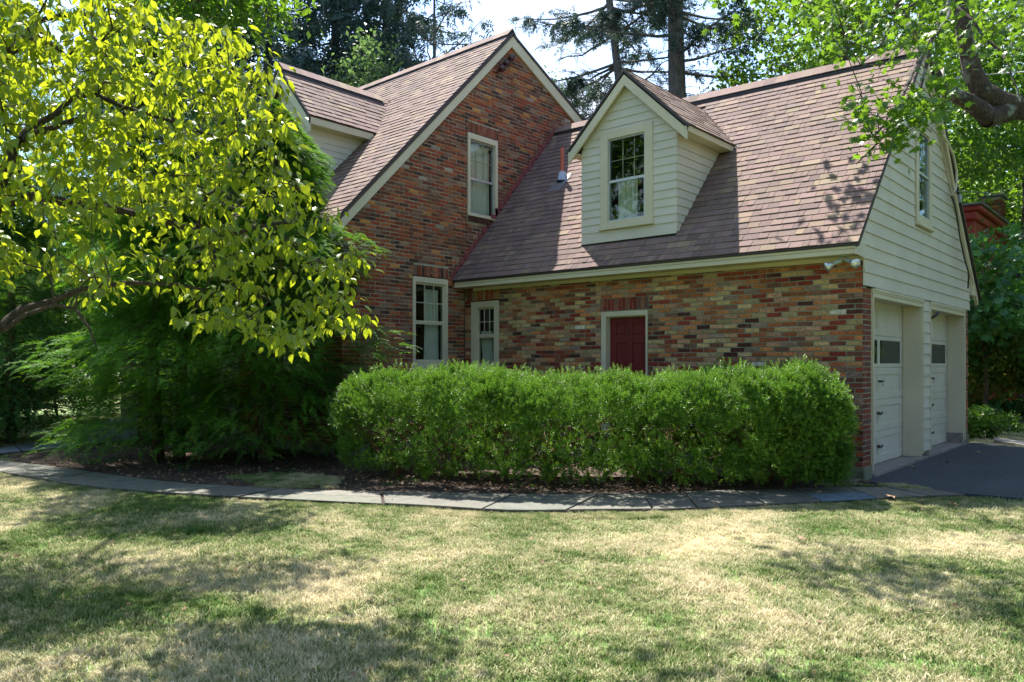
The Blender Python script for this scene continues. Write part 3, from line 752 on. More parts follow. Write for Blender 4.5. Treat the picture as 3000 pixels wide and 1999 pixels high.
for i in range(28):
    mb = MB(); z = 1.50 + i * .049; mb.hexa([(-12.38, YS - .05, z), (-12.07, YS - .05, z), (-12.07, YS - .036, z + .03), (-12.38, YS - .036, z + .03), (-12.38, YS - .05, z + .006), (-12.07, YS - .05, z + .006), (-12.07, YS - .036, z + .036), (-12.38, YS - .036, z + .036)])
    mb.build('slat', M['redpaint'], s_)
mb = MB(); mb.box(-13.6, -12.9, YS + .05, YS + .12, .17, 2.2); mb.build('front_door', M['redpaint'], house)

# --- red service door
mb = MB(); T = TG
mb.lbox(T, -7.168, -7.075, -.012, .05, 0.17, 2.33); mb.lbox(T, -6.335, -6.303, -.012, .05, .17, 2.33); mb.lbox(T, -7.075, -6.335, -.012, .05, 2.25, 2.33)
mb.lbox(T, -7.10, -7.072, .05, .16, .17, 2.26); mb.lbox(T, -6.338, -6.31, .05, .16, .17, 2.26); mb.lbox(T, -7.072, -6.338, .05, .16, 2.235, 2.258)
bevel(mb.build('door_frame', M['trim'], house), .003)
mb = MB(); mb.lbox(T, -7.072, -6.338, .125, .16, .17, 2.235)
rd = mb.build('red_door', M['red'], house)
xs = [(-7.072, -6.96), (-6.76, -6.65), (-6.45, -6.338)]
mb = MB()
for (a, b) in xs: mb.lbox(T, a, b, .110, .126, .17, 2.235)
for (a, b) in ((.17, .42), (1.02, 1.16), (1.82, 1.94), (2.14, 2.235)):
    mb.lbox(T, -6.96, -6.76, .1105, .126, a, b); mb.lbox(T, -6.65, -6.45, .1105, .126, a, b)
bevel(mb.build('stile', M['red'], rd), .006, 2)
for (a, b) in ((-6.96, -6.76), (-6.65, -6.45)):
    for (c, e) in ((.42, 1.02), (1.16, 1.82), (1.94, 2.14)):
        mb = MB(); mb.lbox(T, a + .03, b - .03, .113, .126, c + .03, e - .03); bevel(mb.build('door_panel', M['red'], rd), .01, 2)
mb = MB(); mb.tube([TG(-6.705, .10, 2.06), TG(-6.705, .09, 2.05), TG(-6.705, .088, 1.98), TG(-6.705, .1, 1.97)], .006, 6); mb.build('knocker', M['iron'], rd)

# --- garage doors
def gdoor(ya, yb, thing_hw=True):
    xd = -3.40; top = 2.39
    T = lambda s, d, z: np.array([xd - d, s, z])
    mb = MB(); mb.lbox(T, ya, yb, .012, .05, .05, top); D = mb.build('garage_door', M['siding'], house)
    zs = [.052, .515, .975, 1.435, 1.90, top]; n = 5
    cols = 2; wv = (yb - ya)
    for k in range(5):
        z0, z1 = zs[k] + .003, zs[k + 1] - .003
        mb = MB()
        st = [(ya, ya + .11), ((ya + yb) / 2 - .055, (ya + yb) / 2 + .055), (yb - .12, yb)]
        rl = .10 if k != 3 else .06
        for (a, b) in st: mb.lbox(T, a, b, 0, .013, z0, z1)
        for (a, b) in ((st[0][1], st[1][0]), (st[1][1], st[2][0])):
            mb.lbox(T, a, b, .0005, .013, z0, z0 + (.12 if k == 0 else rl)); mb.lbox(T, a, b, .0005, .013, z1 - rl, z1)
        bevel(mb.build('door_section', M['siding'], D), .004)
        if k == 3:
            for (a, b) in ((st[0][1], st[1][0]), (st[1][1], st[2][0])):
                mb = MB(); mb.lbox(T, a, b, .006, .0105, z0 + rl, z1 - rl); mb.build('pane', M['glass'], D)
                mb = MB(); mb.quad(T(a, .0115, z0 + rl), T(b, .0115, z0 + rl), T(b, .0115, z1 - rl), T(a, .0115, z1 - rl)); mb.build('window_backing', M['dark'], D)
    yc = (ya + yb) / 2
    for z in (.30, .78):
        mb = MB(); mb.lbox(T, yc - .07, yc + .02, -.012, .0, z - .018, z + .018); mb.tube([T(yc - .06, -.03, z - .02), T(yc, -.045, z), T(yc + .08, -.03, z + .012)], [.012, .016, .009], 6)
        mb.build('handle', M['iron'], D)
    mb = MB(); mb.tube([T(yc - .02, .0, 1.24), T(yc - .02, -.05, 1.24)], .016, 8); mb.tube([T(yc - .05, -.05, 1.235), T(yc + .05, -.055, 1.245)], .012, 6)
    mb.tube([T(yc, -.05, 1.24), T(yc + .005, -.052, 1.19), T(yc + .015, -.05, 1.17)], .004, 5)
    mb.build('lock', M['iron'], D)
    return D
OP = [(10.640, 13.135), (13.60, 16.075)]
for (ya, yb) in OP: gdoor(ya + .03, yb - .01)
for (ya, yb) in OP:
    mb = MB()
    mb.box(-3.41, X0 + .008, yb - .005, yb + .03, .05, 2.42); mb.box(-3.41, X0 + .008, ya - .0, ya + .03, .05, 2.42)
    mb.box(-3.41, X0 + .004, ya + .03, yb - .005, 2.385, 2.42)
    mb.box(-3.395, -3.345, yb - .04, yb - .005, .05, 2.385); mb.box(-3.345, -3.325, yb - .022, yb - .005, .05, 2.385)
    jb = bevel(mb.build('jamb', M['cream'], house), .003)
    mb = MB(); mb.box(X0 - .02, X0 + .03, ya - .002, ya + .028, .1, 2.478); mb.box(X0 - .02, X0 + .03, yb + .008, yb + .038, .1, 2.478)
    mb.box(X0 - .02, X0 + .024, ya + .028, yb + .008, 2.365, 2.425); mb.box(X0 - .02, X0 + .034, ya + .028, yb + .008, 2.426, 2.452); mb.box(X0 - .02, X0 + .042, ya + .028, yb + .008, 2.453, 2.486)
    bevel(mb.build('door_casing', M['trim'], house), .003)
mb = MB(); mb.box(-3.42, X0 - .004, 13.166, 13.598, .12, 2.49); pl = mb.build('pillar', M['cream'], house)
clap(pl, (X0, 0, 0), (0, 1, 0), (1, 0, 0), lambda z: (13.172, 13.60), [], .13, .1685, 14, .022)
mb = MB(); mb.box(-3.42, X0 - .01, 16.0, 16.07, .05, .22); mb.build('jamb_patch', M['concrete'], house)
mb = MB(); mb.tube([(X0 + .02, 13.62, 2.22), (X0 + .09, 13.64, 2.26), (X0 + .10, 13.70, 2.30)], [.02, .02, .03], 8); mb.build('door_sensor', M['iron'], house)

# --- garage dormer
T = lambda s, d, z: np.array([s, DY + d, z])
tz = dorm_eave(-6.70) - .10
dorm = plate('dormer', [[(DXL, 3.30), (-7.14, 3.30), (-7.14, 5.50), (DXL, 4.98)], [(-6.31, 3.30), (DXR, 3.30), (DXR, 4.98), (-6.31, 5.50)], [(-7.139, 3.30), (-6.311, 3.30), (-6.311, 3.74), (-7.139, 3.74)], [(-7.139, 5.18), (-6.311, 5.18), (-6.311, 5.50), (-6.70, tz), (-7.139, 5.50)]], T, .012, .10, house, M['dark'])
mb = MB()
for xx in (DXL, DXR):
    s_ = 1 if xx == DXL else -1
    mb.hexa([(xx + .012 * s_, DY + .101, 3.3), (xx + .012 * s_, 12.2, 3.3), (xx + .06 * s_, 12.2, 3.3), (xx + .06 * s_, DY + .101, 3.3), (xx + .012 * s_, DY + .101, 5.0), (xx + .012 * s_, 12.2, 5.0), (xx + .06 * s_, 12.2, 5.0), (xx + .06 * s_, DY + .101, 5.0)])
mb.build('dormer_wall', M['dark'], house)
def d_lims(z):
    if z < 4.93: return DXL, DXR
    h = (6.14 - .13 - z) / .97; h = min(h, DXR + 6.70); return -6.70 - h, -6.70 + max(h, 0)
dcase = (-7.215, -6.235, 3.66, 5.245)
clap(dorm, (0, DY, 0), (1, 0, 0), (0, -1, 0), d_lims, [dcase], 3.47, .127, 21, .016, first=.175)
# cheek siding (east), clipped by the garage roof
clap(dorm, (DXR, 0, 0), (0, 1, 0), (1, 0, 0), lambda z: (DY, 9.96 + (z - 3.025) / 1.083), [], 3.50, .127, 12, .016, first=.145)
clap(dorm, (DXL, 0, 0), (0, 1, 0), (-1, 0, 0), lambda z: (DY, 9.96 + (z - 3.025) / 1.083), [], 3.50, .127, 12, .016, first=.145)
TD = lambda s, d, z: np.array([s, DY - .016 + d, z])
window(TD, -7.215, -6.235, 3.70, 5.245, .145, 4.43, (3, 2), [(-6.98, -6.62, 4.5, 3.8, 0)], storm=True, topw=.13, bot=.085, deep=.025, sill=.045)
# dormer roof
DRY = 10.246
for sg in (1, -1):
    sn = math.sqrt(1 + .97 ** 2); W_ = 1.115
    def fn(u_, v_, sg=sg):         # u along y, v up the slope from the eave
        x = W_ - v_ / sn; return np.array([-6.70 + sg * x, u_, 6.14 - .97 * x])
    def segs(v_, sg=sg):
        x = W_ - v_ / sn; z = 6.14 - .97 * x; ye = 9.96 + (z - 3.03) / 1.083
        return [(DRY, ye)]
    nn = (sg * .97, 0, 1)
    Lv = W_ * sn
    dr = slab('dormer_roof', fn, nn, [(DRY, 0), (9.96 + (5.058 - 3.03) / 1.083, 0), (9.96 + (6.14 - 3.03) / 1.083, Lv), (DRY, Lv)], .04)
    shingle_plane(dr, fn, nn, 0, Lv, segs)
    A = (-6.70 + sg * 1.13, DRY - .012, 6.14 - .97 * 1.13); B = (-6.70, DRY - .012, 6.14)
    rake('drip_edge', (A[0], A[1], A[2] - .005), (B[0], B[1], B[2] - .005), .05, .035, M['drip'], (0, 1, 0))
    A = (-6.70 + sg * 1.10, DRY + .0, 6.14 - .97 * 1.10 - .056); B = (-6.70, DRY + .0, 6.14 - .056)
    rake('rake_board', A, B, .20, .035, M['cream'], (0, 1, 0))
    rake('rake_board', (A[0] - sg * .06, DRY + .036, A[2] - .02 + .058), (B[0], DRY + .036, B[2] - .02), .12, DY - DRY - .056, M['cream'], (0, 1, 0))
    # eave fascia, drip and soffit along the cheek
    mb = MB(); xo = -6.70 + sg * 1.10; xi = -6.70 + sg * .90
    yE = 9.96 + (5.0 - 3.03) / 1.083
    mb.box(min(xo, xo - sg * .03), max(xo, xo - sg * .03), DRY + .001, yE + .04, 4.955, 5.045)
    mb.box(min(xo - sg * .03, xi), max(xo - sg * .03, xi), DRY + .04, yE - .02, 4.957, 4.975); bevel(mb.build('fascia', M['trim'], house), .003)
    mb = MB(); xo2 = -6.70 + sg * 1.125; mb.box(min(xo2, xo2 - sg * .03), max(xo2, xo2 - sg * .03), DRY, yE + .06, 5.046, 5.062); mb.build('drip_edge', M['drip'], house)

# --- west dormer on the main roof
WY = 8.05; WRY = 7.90
for sg in (1, -1):
    sn = math.sqrt(1 + 1.126 ** 2); W_ = 1.008
    def fn(u_, v_, sg=sg):
        x = W_ - v_ / sn; return np.array([WRX + sg * x, u_, WRZ - 1.126 * x])
    def segs(v_, sg=sg):
        x = W_ - v_ / sn; z = WRZ - 1.126 * x; return [(WRY, ME_Y + (z + .01 - ME_Z) / sl)]
    nn = (sg * 1.126, 0, 1); Lv = W_ * sn
    wr = slab('dormer_roof', fn, nn, [(WRY, 0), (ME_Y + (5.95 - ME_Z) / sl, 0), (ME_Y + (7.085 - ME_Z) / sl, Lv), (WRY, Lv)], .04)
    if sg == 1: shingle_plane(wr, fn, nn, 0, Lv - .02, segs)
    A = (WRX + sg * 1.01, WRY - .012, WRZ - 1.126 * 1.01); B = (WRX, WRY - .012, WRZ)
    rake('drip_edge', A, B, .05, .03, M['drip'], (0, 1, 0))
    A = (WRX + sg * .99, WRY + .0, WRZ - 1.126 * .99 - .055); B = (WRX, WRY + .0, WRZ - .055)
    rake('rake_board', A, B, .26, .04, M['siding'], (0, 1, 0))
    mb = MB(); xo = WRX + sg * .99; xi = WRX + sg * .77; yE = ME_Y + (5.83 - ME_Z) / sl
    mb.box(min(xo, xo - sg * .03), max(xo, xo - sg * .03), WRY + .001, yE + .05, 5.80, 5.925)
    mb.box(min(xo - sg * .03, xi), max(xo - sg * .03, xi), WRY + .045, yE - .02, 5.802, 5.82); bevel(mb.build('fascia', M['trim'], house), .003)
ridge((WRX, WRY, WRZ + .01), (WRX, ME_Y + (WRZ - ME_Z) / sl - .25, WRZ + .01), mroof_o, (-1, 0, 0))
mb = MB(); mb.box(WXL + .03, WXR - .03, WY + .02, WY + .1, 4.4, 6.0); mb.box(WXR - .08, WXR - .012, WY + .1, 9.4, 4.4, 5.82); mb.box(WXL + .012, WXL + .08, WY + .1, 9.4, 4.4, 5.82)
wdorm = mb.build('dormer', M['dark'], house)
clap(wdorm, (WXR, 0, 0), (0, 1, 0), (1, 0, 0), lambda z: (WY, ME_Y + (z - ME_Z - .01) / sl), [], 4.55, .115, 11, .014)
clap(wdorm, (0, WY, 0), (1, 0, 0), (0, -1, 0), lambda z: (WXL, WXR) if z < 5.9 else (WRX - max(0, (6.9 - z) / 1.126), WRX + max(0, (6.9 - z) / 1.126)), [], 4.55, .115, 20, .014)

# --- emit shingles: 300 nearest as parts
cen = np.array([np.mean(s_[0][:4], axis=0) for s_ in SH]); u, v, d = proj(cen)
ar = np.array([np.linalg.norm(np.cross(s_[0][1] - s_[0][0], s_[0][3] - s_[0][0])) for s_ in SH])
nr = np.array([s_[3] for s_ in SH]); vd = CAM - cen; cosv = (vd * nr).sum(1) / np.linalg.norm(vd, axis=1)
sc = np.where((cosv > 0) & (u > 0) & (u < 2995) & (v > 5), ar * cosv / d ** 2, -1)
single = set(np.argsort(-sc)[:300].tolist()); by = {}
for i, (P, c, host, nn) in enumerate(SH):
    if i in single:
        mb = MB(); mb.v = [tuple(p) for p in P]; mb.f = [(0, 1, 2, 3), (4, 5, 1, 0), (4, 0, 3), (5, 2, 1)]; mb.c = [c, c * .6, c * .6, c * .6]
        mb.c = [c] * 4
        mb.build('shingle', M['shingle'], host)
    else: by.setdefault(host.name, []).append((P, c, host))
for nme, lst in by.items():
    V = np.array([x[0] for x in lst]).reshape(-1, 3); k = np.arange(len(lst)) * 6
    tri = np.array([(0, 1, 2), (0, 2, 3), (4, 5, 1), (4, 1, 0), (4, 0, 3), (5, 2, 1)])
    F_ = (tri[None] + k[:, None, None]).reshape(-1, 3); cl = np.repeat(np.array([x[1] for x in lst]), 6, axis=0)
    link('shingles', mesh_np('shingles', V, F_, 3, col=cl), M['shingle'], lst[0][2], kind='stuff')

# --- step flashing, vent pipe
for i in range(26):
    z = 3.11 + i * 2 * Cc
    if z > 6.6: break
    y = 9.96 + (z - 3.035) / 1.105
    mb = MB(); mb.hexa([(X1 + .004, y - .10, z - .06), (X1 + .004, y + .10, z - .06), (X1 + .012, y + .10, z - .06), (X1 + .012, y - .10, z - .06),
                        (X1 + .004, y - .115, z + .10), (X1 + .004, y + .10, z + .10), (X1 + .012, y + .10, z + .10), (X1 + .012, y - .115, z + .10)])
    mb.build('flashing', M['flash'], house)
px, py = -9.13, 11.80; pz = groof(px, py)
mb = MB(); mb.tube([(px, py, pz - .1), (px, py, pz + .62)], .037, 12, False); vp = mb.build('vent_pipe', M['pipe'], house, smooth=True)
mb = MB(); mb.tube([(px, py, pz + .17), (px, py, pz + .12), (px, py, pz - .02)], [.045, .095, .12], 12, False)
q = [g_fn(px - .16, (py - .24 - 9.96) / .676), g_fn(px + .16, (py - .24 - 9.96) / .676), g_fn(px + .16, (py + .1 - 9.96) / .676), g_fn(px - .16, (py + .1 - 9.96) / .676)]
q = [p + gn / np.linalg.norm(gn) * .018 for p in q]; mb.quad(*q); mb.build('collar', M['lead'], vp)
# conduit down the north rake of the garage gable
def onx(u_, v_, x_):
    r = ray(u_, v_); return CAM + r * (x_ / r[0])
XC = XE + .10
mb = MB()
mb.tube([onx(a, b, XC) for a, b in ((2763, 190), (2758, 250), (2752, 310), (2747, 380))], .028, 8); mb.build('service_mast', M['trim'], house, smooth=True)
mb = MB(); mb.tube([onx(a, b, XC) for a, b in ((2749, 300), (2758, 350), (2768, 400), (2783, 480), (2800, 580), (2818, 680), (2836, 780), (2842, 815))], .022, 8); mb.build('conduit', M['trim'], house, smooth=True)
mb = MB(); mb.tube([onx(a, b, XC + .02) for a, b in ((2764, 396), (2780, 425), (2793, 455), (2802, 500), (2803, 535), (2797, 562), (2792, 572))], .022, 8); mb.build('conduit', M['trim'], house, smooth=True)
mb = MB(); mb.tube([onx(a, b, XC + .01) for a, b in ((2788, 575), (2797, 600), (2806, 650), (2813, 700), (2826, 760), (2838, 800), (2836, 845))], .013, 6); mb.build('wire', M['cable'], house, smooth=True)
mb = MB(); mb.box(XC - .04, XC + .05, 15.05, 15.14, 4.28, 4.42); bevel(mb.build('junction_box', M['lead'], house), .01)

# ------------------------------------------------------------------ ground, beds, paths, driveway
def catmull(P, n):
    P = np.array(P, float); out = []
    for i in range(len(P) - 1):
        p0, p1, p2, p3 = P[max(i - 1, 0)], P[i], P[i + 1], P[min(i + 2, len(P) - 1)]
        for t in np.linspace(0, 1, n, endpoint=False):
            out.append(.5 * ((2 * p1) + (-p0 + p2) * t + (2 * p0 - 5 * p1 + 4 * p2 - p3) * t * t + (-p0 + 3 * p1 - 3 * p2 + p3) * t ** 3))
    out.append(P[-1]); return np.array(out)
def inpoly(P, poly):
    x, y = P[:, 0], P[:, 1]; r = np.zeros(len(P), bool); n = len(poly)
    for i in range(n):
        x0, y0 = poly[i]; x1, y1 = poly[(i + 1) % n]
        c = ((y0 > y) != (y1 > y)) & (x < (x1 - x0) * (y - y0) / (y1 - y0 + 1e-12) + x0); r ^= c
    return r
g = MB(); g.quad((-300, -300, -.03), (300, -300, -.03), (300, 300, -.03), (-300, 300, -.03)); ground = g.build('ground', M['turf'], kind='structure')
FRONT = [(-12.9, 3.15), (-12.22, 3.25), (-11.08, 3.40), (-10.34, 3.5), (-9.28, 3.8), (-8.71, 4.02), (-7.19, 4.78), (-5.99, 5.39), (-5.13, 5.79), (-4.4, 6.5), (-4.0, 6.9), (-3.55, 7.55), (-3.04, 8.28), (-2.56, 9.04), (-2.22, 9.5), (-1.9, 9.85)]
BACK = [(-13.6, 3.61), (-13.0, 3.75), (-11.21, 4.05), (-9.86, 4.28), (-9.02, 4.53), (-8.57, 4.75), (-7.76, 5.17), (-6.43, 6.0), (-5.45, 6.75), (-4.9, 7.3), (-4.5, 7.75), (-4.1, 8.3), (-3.56, 8.95), (-3.1, 9.5), (-2.72, 9.85), (-2.39, 10.05)]
Fp, Bp = catmull(FRONT, 6), catmull(BACK, 6)
def along(P, t):
    t = t * (len(P) - 1); i = min(int(t), len(P) - 2); return P[i] + (P[i + 1] - P[i]) * (t - i)
path = MB(); poly = [tuple(p) for p in Fp] + [tuple(p) for p in Bp[::-1]]
path.prism(poly, -.1, .012); path = path.build('garden_path', M['mulch'], kind='structure')
t = 0.; k = 0; sk = 0.
STC = [(.105, .10, .082), (.095, .098, .075), (.12, .112, .092), (.09, .092, .075), (.10, .10, .086)]
while t < 1:
    t2 = min(1., t + rng.uniform(.045, .075))
    sk0, sk = sk, rng.uniform(-.016, .016)
    for (q0, q1) in (((0, 1.),) if rng.random() < .6 else ((0, .52), (.52, 1.))):
        def P(tt, q):
            fr = (tt - t) / (t2 - t); tt = min(max(tt + (sk0 + (sk - sk0) * fr) * (q - .5), 0), 1); a, b = along(Fp, tt), along(Bp, tt); return a + (b - a) * q
        e = .0009
        pts = [P(t + e, q0 + .003)] + [P(t + (t2 - t) * f, q0 + .003) for f in (.33, .66)] + [P(t2 - e, q0 + .003), P(t2 - e, q1 - .003)] + [P(t + (t2 - t) * f, q1 - .003) for f in (.66, .33)] + [P(t + e, q1 - .003)]
        pts = [p + rng.uniform(-.006, .006, 2) for p in pts]
        c = np.array(STC[rng.integers(5)]) * rng.uniform(.85, 1.2)
        if 0.80 < t < .86 and q0 == 0: c = np.array((.10, .14, .18))
        mb = MB(); mb.prism(pts, 0., .026 + rng.uniform(-.004, .005), col=c); bevel(mb.build('flagstone', M['stone'], path), .004)
    t = t2
# path to the front steps
A2 = catmull([(-14.2, 3.55), (-14.78, 3.95), (-14.85, 4.45), (-14.97, 5.03), (-15.26, 5.6), (-15.5, 6.2)], 5); B2 = catmull([(-15.0, 3.3), (-15.63, 4.16), (-16.05, 4.6), (-16.3, 5.0), (-16.8, 5.56), (-17.2, 6.0)], 5)
p2 = MB(); p2.prism([tuple(p) for p in A2] + [tuple(p) for p in B2[::-1]], -.1, .012); p2 = p2.build('side_path', M['mulch'], kind='structure')
for i in range(6):
    t0, t1 = i / 6 + .008, (i + 1) / 6 - .008
    pts = [along(A2, t0), along(A2, t1), along(B2, t1), along(B2, t0)]
    mb = MB(); mb.prism(pts, 0, .028, col=np.array((.20, .21, .24)) * rng.uniform(.9, 1.15)); bevel(mb.build('flagstone', M['stone'], p2), .005)
steps = thing('stone_steps', (-16.4, 6.5, 0), 'pale blue-grey stone steps at the end of the back path beneath the hemlocks', 'steps')
for i in range(2):
    mb = MB(); a = np.array((-15.45, 6.25 + i * .36)); b = np.array((-17.3, 6.05 + i * .36)); a2 = a + (0, .9); b2 = b + (0, .9)
    mb.prism([a, a2, b2, b], .0 + i * .15, .15 + i * .15, col=(.27, .29, .33)); bevel(mb.build('step', M['stone'], steps), .01)
# garden bed of mulch: gently mounded sheet between the path and the house
bedpoly = [tuple(p) for p in Bp[6:]] + [(-2.9, 10.2), (X0 + .02, Y0 + .02), (X1 + .02, Y0 + .02), (X1 + .02, YS + .02), (-16.5, YS + .02), (-15.2, 6.2), (-14.7, 5.0), (-14.3, 3.9)]
bp = np.array(bedpoly)
def grid_sheet(name, poly, z0, amp, mat, step=.12, kind='structure', mound=0.):
    poly = np.array(poly); x0, y0 = poly.min(0); x1, y1 = poly.max(0)
    xs, ys = np.arange(x0, x1 + step, step), np.arange(y0, y1 + step, step)
    X, Y = np.meshgrid(xs, ys); Z = z0 + amp * (np.sin(X * 5.1 + Y * 2.3) * np.cos(Y * 4.3 - X * 1.7) + .6 * rng.uniform(-1, 1, X.shape))
    ok = inpoly(np.c_[X.ravel(), Y.ravel()], poly).reshape(X.shape); idx = -np.ones(X.shape, int); 
    c = ok[:-1, :-1] & ok[1:, :-1] & ok[:-1, 1:] & ok[1:, 1:]
    # soft edge: expand by one cell, dipping under the neighbours
    e = np.zeros_like(c); e[1:, :] |= c[:-1, :]; e[:-1, :] |= c[1:, :]; e[:, 1:] |= c[:, :-1]; e[:, :-1] |= c[:, 1:]; cells = c | e
    Z = np.where(ok, Z + mound, -.025)
    V = np.c_[X.ravel(), Y.ravel(), Z.ravel()]; W_ = X.shape[1]
    j, i = np.nonzero(cells); a = j * W_ + i
    return link(name, mesh_np(name, V, np.c_[a, a + 1, a + 1 + W_, a + W_], 4, smooth=True), mat, kind=kind)
bed = grid_sheet('garden_bed', bedpoly, .008, .010, M['mulch'], .09)
drvpoly = [(-3.08, 10.25), (-2.9, 10.1), (-2.39, 9.98), (-1.88, 10.0), (-1.39, 10.06), (6, 10.9), (14, 11.5), (14, 17.2), (2, 15.9), (-2.21, 16.15), (-2.8, 16.45), (-3.08, 16.5)]
mb = MB(); mb.prism(drvpoly, -.1, .018); drv = mb.build('driveway', M['asphalt'], kind='structure')
mb = MB(); mb.prism([(-8.2, 9.78), (-3.9, 9.9), (-3.15, 10.05), (-3.15, 10.28), (-8.2, 10.28)], -.05, .03); mb.build('drip_strip', M['found'], bed)

# lawn grass: blades in small patches, set out over the lawn
def patch(name, n, size, h, seed, wd=.0032):
    r = np.random.default_rng(seed); nc_ = 34; cc_ = r.uniform(-size / 2, size / 2, (nc_, 2)); P = np.where(r.random((n, 1)) < .6, cc_[r.integers(0, nc_, n)] + r.normal(0, .016, (n, 2)), r.uniform(-size / 2, size / 2, (n, 2))); hh = h * r.uniform(.4, 1.35, n)
    a = r.uniform(0, 2 * math.pi, n); le = r.uniform(.2, 1.1, n); w_ = wd * r.uniform(.7, 1.3, n)
    d = np.c_[np.cos(a), np.sin(a)]; s = np.c_[-np.sin(a), np.cos(a)]
    def pt(f, wf, sg):
        z = hh * f * (1 - .25 * le * f); o = d * (hh * le * f * f * .9)[:, None] + s * (w_ * wf * sg)[:, None]
        return np.c_[P + o, z]
    V = np.stack([pt(0, 1, -1), pt(0, 1, 1), pt(.55, .9, 1), pt(.55, .9, -1), pt(1, 0, 0)], 1).reshape(-1, 3)
    k = (np.arange(n) * 5)[:, None, None]; F_ = (np.array([(0, 1, 2), (0, 2, 3), (3, 2, 4)])[None] + k).reshape(-1, 3)
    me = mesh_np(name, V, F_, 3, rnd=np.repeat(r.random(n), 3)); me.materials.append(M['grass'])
    return bpy.data.objects.new(name, me)
gcol = bpy.data.collections.new('grass_patches')
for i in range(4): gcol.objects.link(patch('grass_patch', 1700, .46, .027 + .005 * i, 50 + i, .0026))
def gn_scatter(o, coll):
    ng = bpy.data.node_groups.new('scatter_' + o.name, 'GeometryNodeTree')
    ng.interface.new_socket('Geometry', in_out='INPUT', socket_type='NodeSocketGeometry'); ng.interface.new_socket('Geometry', in_out='OUTPUT', socket_type='NodeSocketGeometry')
    gi, go = ng.nodes.new('NodeGroupInput'), ng.nodes.new('NodeGroupOutput')
    ip = ng.nodes.new('GeometryNodeInstanceOnPoints'); ci = ng.nodes.new('GeometryNodeCollectionInfo')
    ci.inputs['Collection'].default_value = coll; ci.inputs['Separate Children'].default_value = True; ci.inputs['Reset Children'].default_value = True
    ip.inputs['Pick Instance'].default_value = True
    na = ng.nodes.new('GeometryNodeInputNamedAttribute'); na.data_type = 'FLOAT_VECTOR'; na.inputs['Name'].default_value = 'rot'
    ns = ng.nodes.new('GeometryNodeInputNamedAttribute'); ns.data_type = 'FLOAT_VECTOR'; ns.inputs['Name'].default_value = 'scl'
    l = ng.links.new; l(gi.outputs[0], ip.inputs['Points']); l(ci.outputs[0], ip.inputs['Instance'])
    l(na.outputs[0], ip.inputs['Rotation']); l(ns.outputs[0], ip.inputs['Scale']); l(ip.outputs[0], go.inputs[0])
    md = o.modifiers.new('scatter', 'NODES'); md.node_group = ng
def scatter_points(name, P, rot, scl, coll, parent=None, **props):
    me = bpy.data.meshes.new(name); me.vertices.add(len(P)); me.vertices.foreach_set('co', np.asarray(P, np.float32).ravel())
    a = me.attributes.new('rot', 'FLOAT_VECTOR', 'POINT'); a.data.foreach_set('vector', np.asarray(rot, np.float32).ravel())
    b = me.attributes.new('scl', 'FLOAT_VECTOR', 'POINT'); b.data.foreach_set('vector', np.asarray(scl, np.float32).ravel())
    me.update(); o = link(name, me, None, parent, kind='stuff', **props); gn_scatter(o, coll); return o
housepoly = [(-20, YS - .1), (X1 + .1, YS - .1), (X1 + .1, Y0 - .1), (X0, Y0 - .1), (X0, 18), (-20, 18)]
st_ = .30; gx, gy = np.meshgrid(np.arange(-24, 12, st_), np.arange(-3, 34, st_)); P = np.c_[gx.ravel(), gy.ravel()] + rng.uniform(-.12, .12, (gx.size, 2))
dist = np.linalg.norm(P, axis=1); lat = P @ Rv[:2]; dep = P @ Fv[:2]
keep = (dep > -1.5) & (np.abs(lat) < np.maximum(dep, 0) * .78 + 2.2) & (dist < 34)
shr = lambda pl, d_: np.array([p + (np.array(pl).mean(0) - p) * d_ for p in np.array(pl)])
keep &= ~inpoly(P, bedpoly) & ~inpoly(P, poly) & ~inpoly(P, drvpoly) & ~inpoly(P, housepoly) & ~inpoly(P, [tuple(p) for p in A2] + [tuple(p) for p in B2[::-1]])
# clearance from hard edges so patches do not spill far over them
def edge_dist(P, line):
    line = np.array(line); d = np.full(len(P), 9.)
    for a, b in zip(line[:-1], line[1:]):
        ab = b - a; t = np.clip(((P - a) @ ab) / (ab @ ab), 0, 1); d = np.minimum(d, np.linalg.norm(P - (a + t[:, None] * ab), axis=1))
    return d
keep &= (edge_dist(P, Fp) > .17) & (edge_dist(P, Bp) > .15) & (edge_dist(P, drvpoly) > .17) & (edge_dist(P, A2) > .16) & (edge_dist(P, B2) > .16)
P = P[keep]
# extra small patches hugging the path edge
ex = [p + np.array([.05, -.14]) * 1.0 for p in catmull(FRONT, 16)]
gp = [(-9.4, 5.05), (-9.0, 5.8), (-8.4, 6.0), (-7.65, 5.5), (-8.2, 4.98)]
q = rng.uniform((-9.5, 4.9), (-7.5, 6.2), (120, 2)); q = q[inpoly(q, gp)]
q2 = np.array([(-2.75, 10.02), (-2.6, 9.98), (-3.0, 9.85), (-3.2, 9.72), (-2.45, 9.97), (-3.35, 9.6)])
n1 = len(P); P = np.vstack([P, ex, q, q2]); z = np.zeros(len(P)); scale = rng.uniform(.75, 1.35, len(P)); sxy = np.ones(len(P)); sxy[n1:] = .5
z[n1:] = .012; z[:n1] = -.03
z[n1:n1 + len(ex)] = -.02
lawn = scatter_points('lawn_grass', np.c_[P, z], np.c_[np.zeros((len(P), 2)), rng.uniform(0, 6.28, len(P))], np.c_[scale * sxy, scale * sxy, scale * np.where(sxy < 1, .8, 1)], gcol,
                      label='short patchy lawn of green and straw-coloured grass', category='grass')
print('patches', len(P))

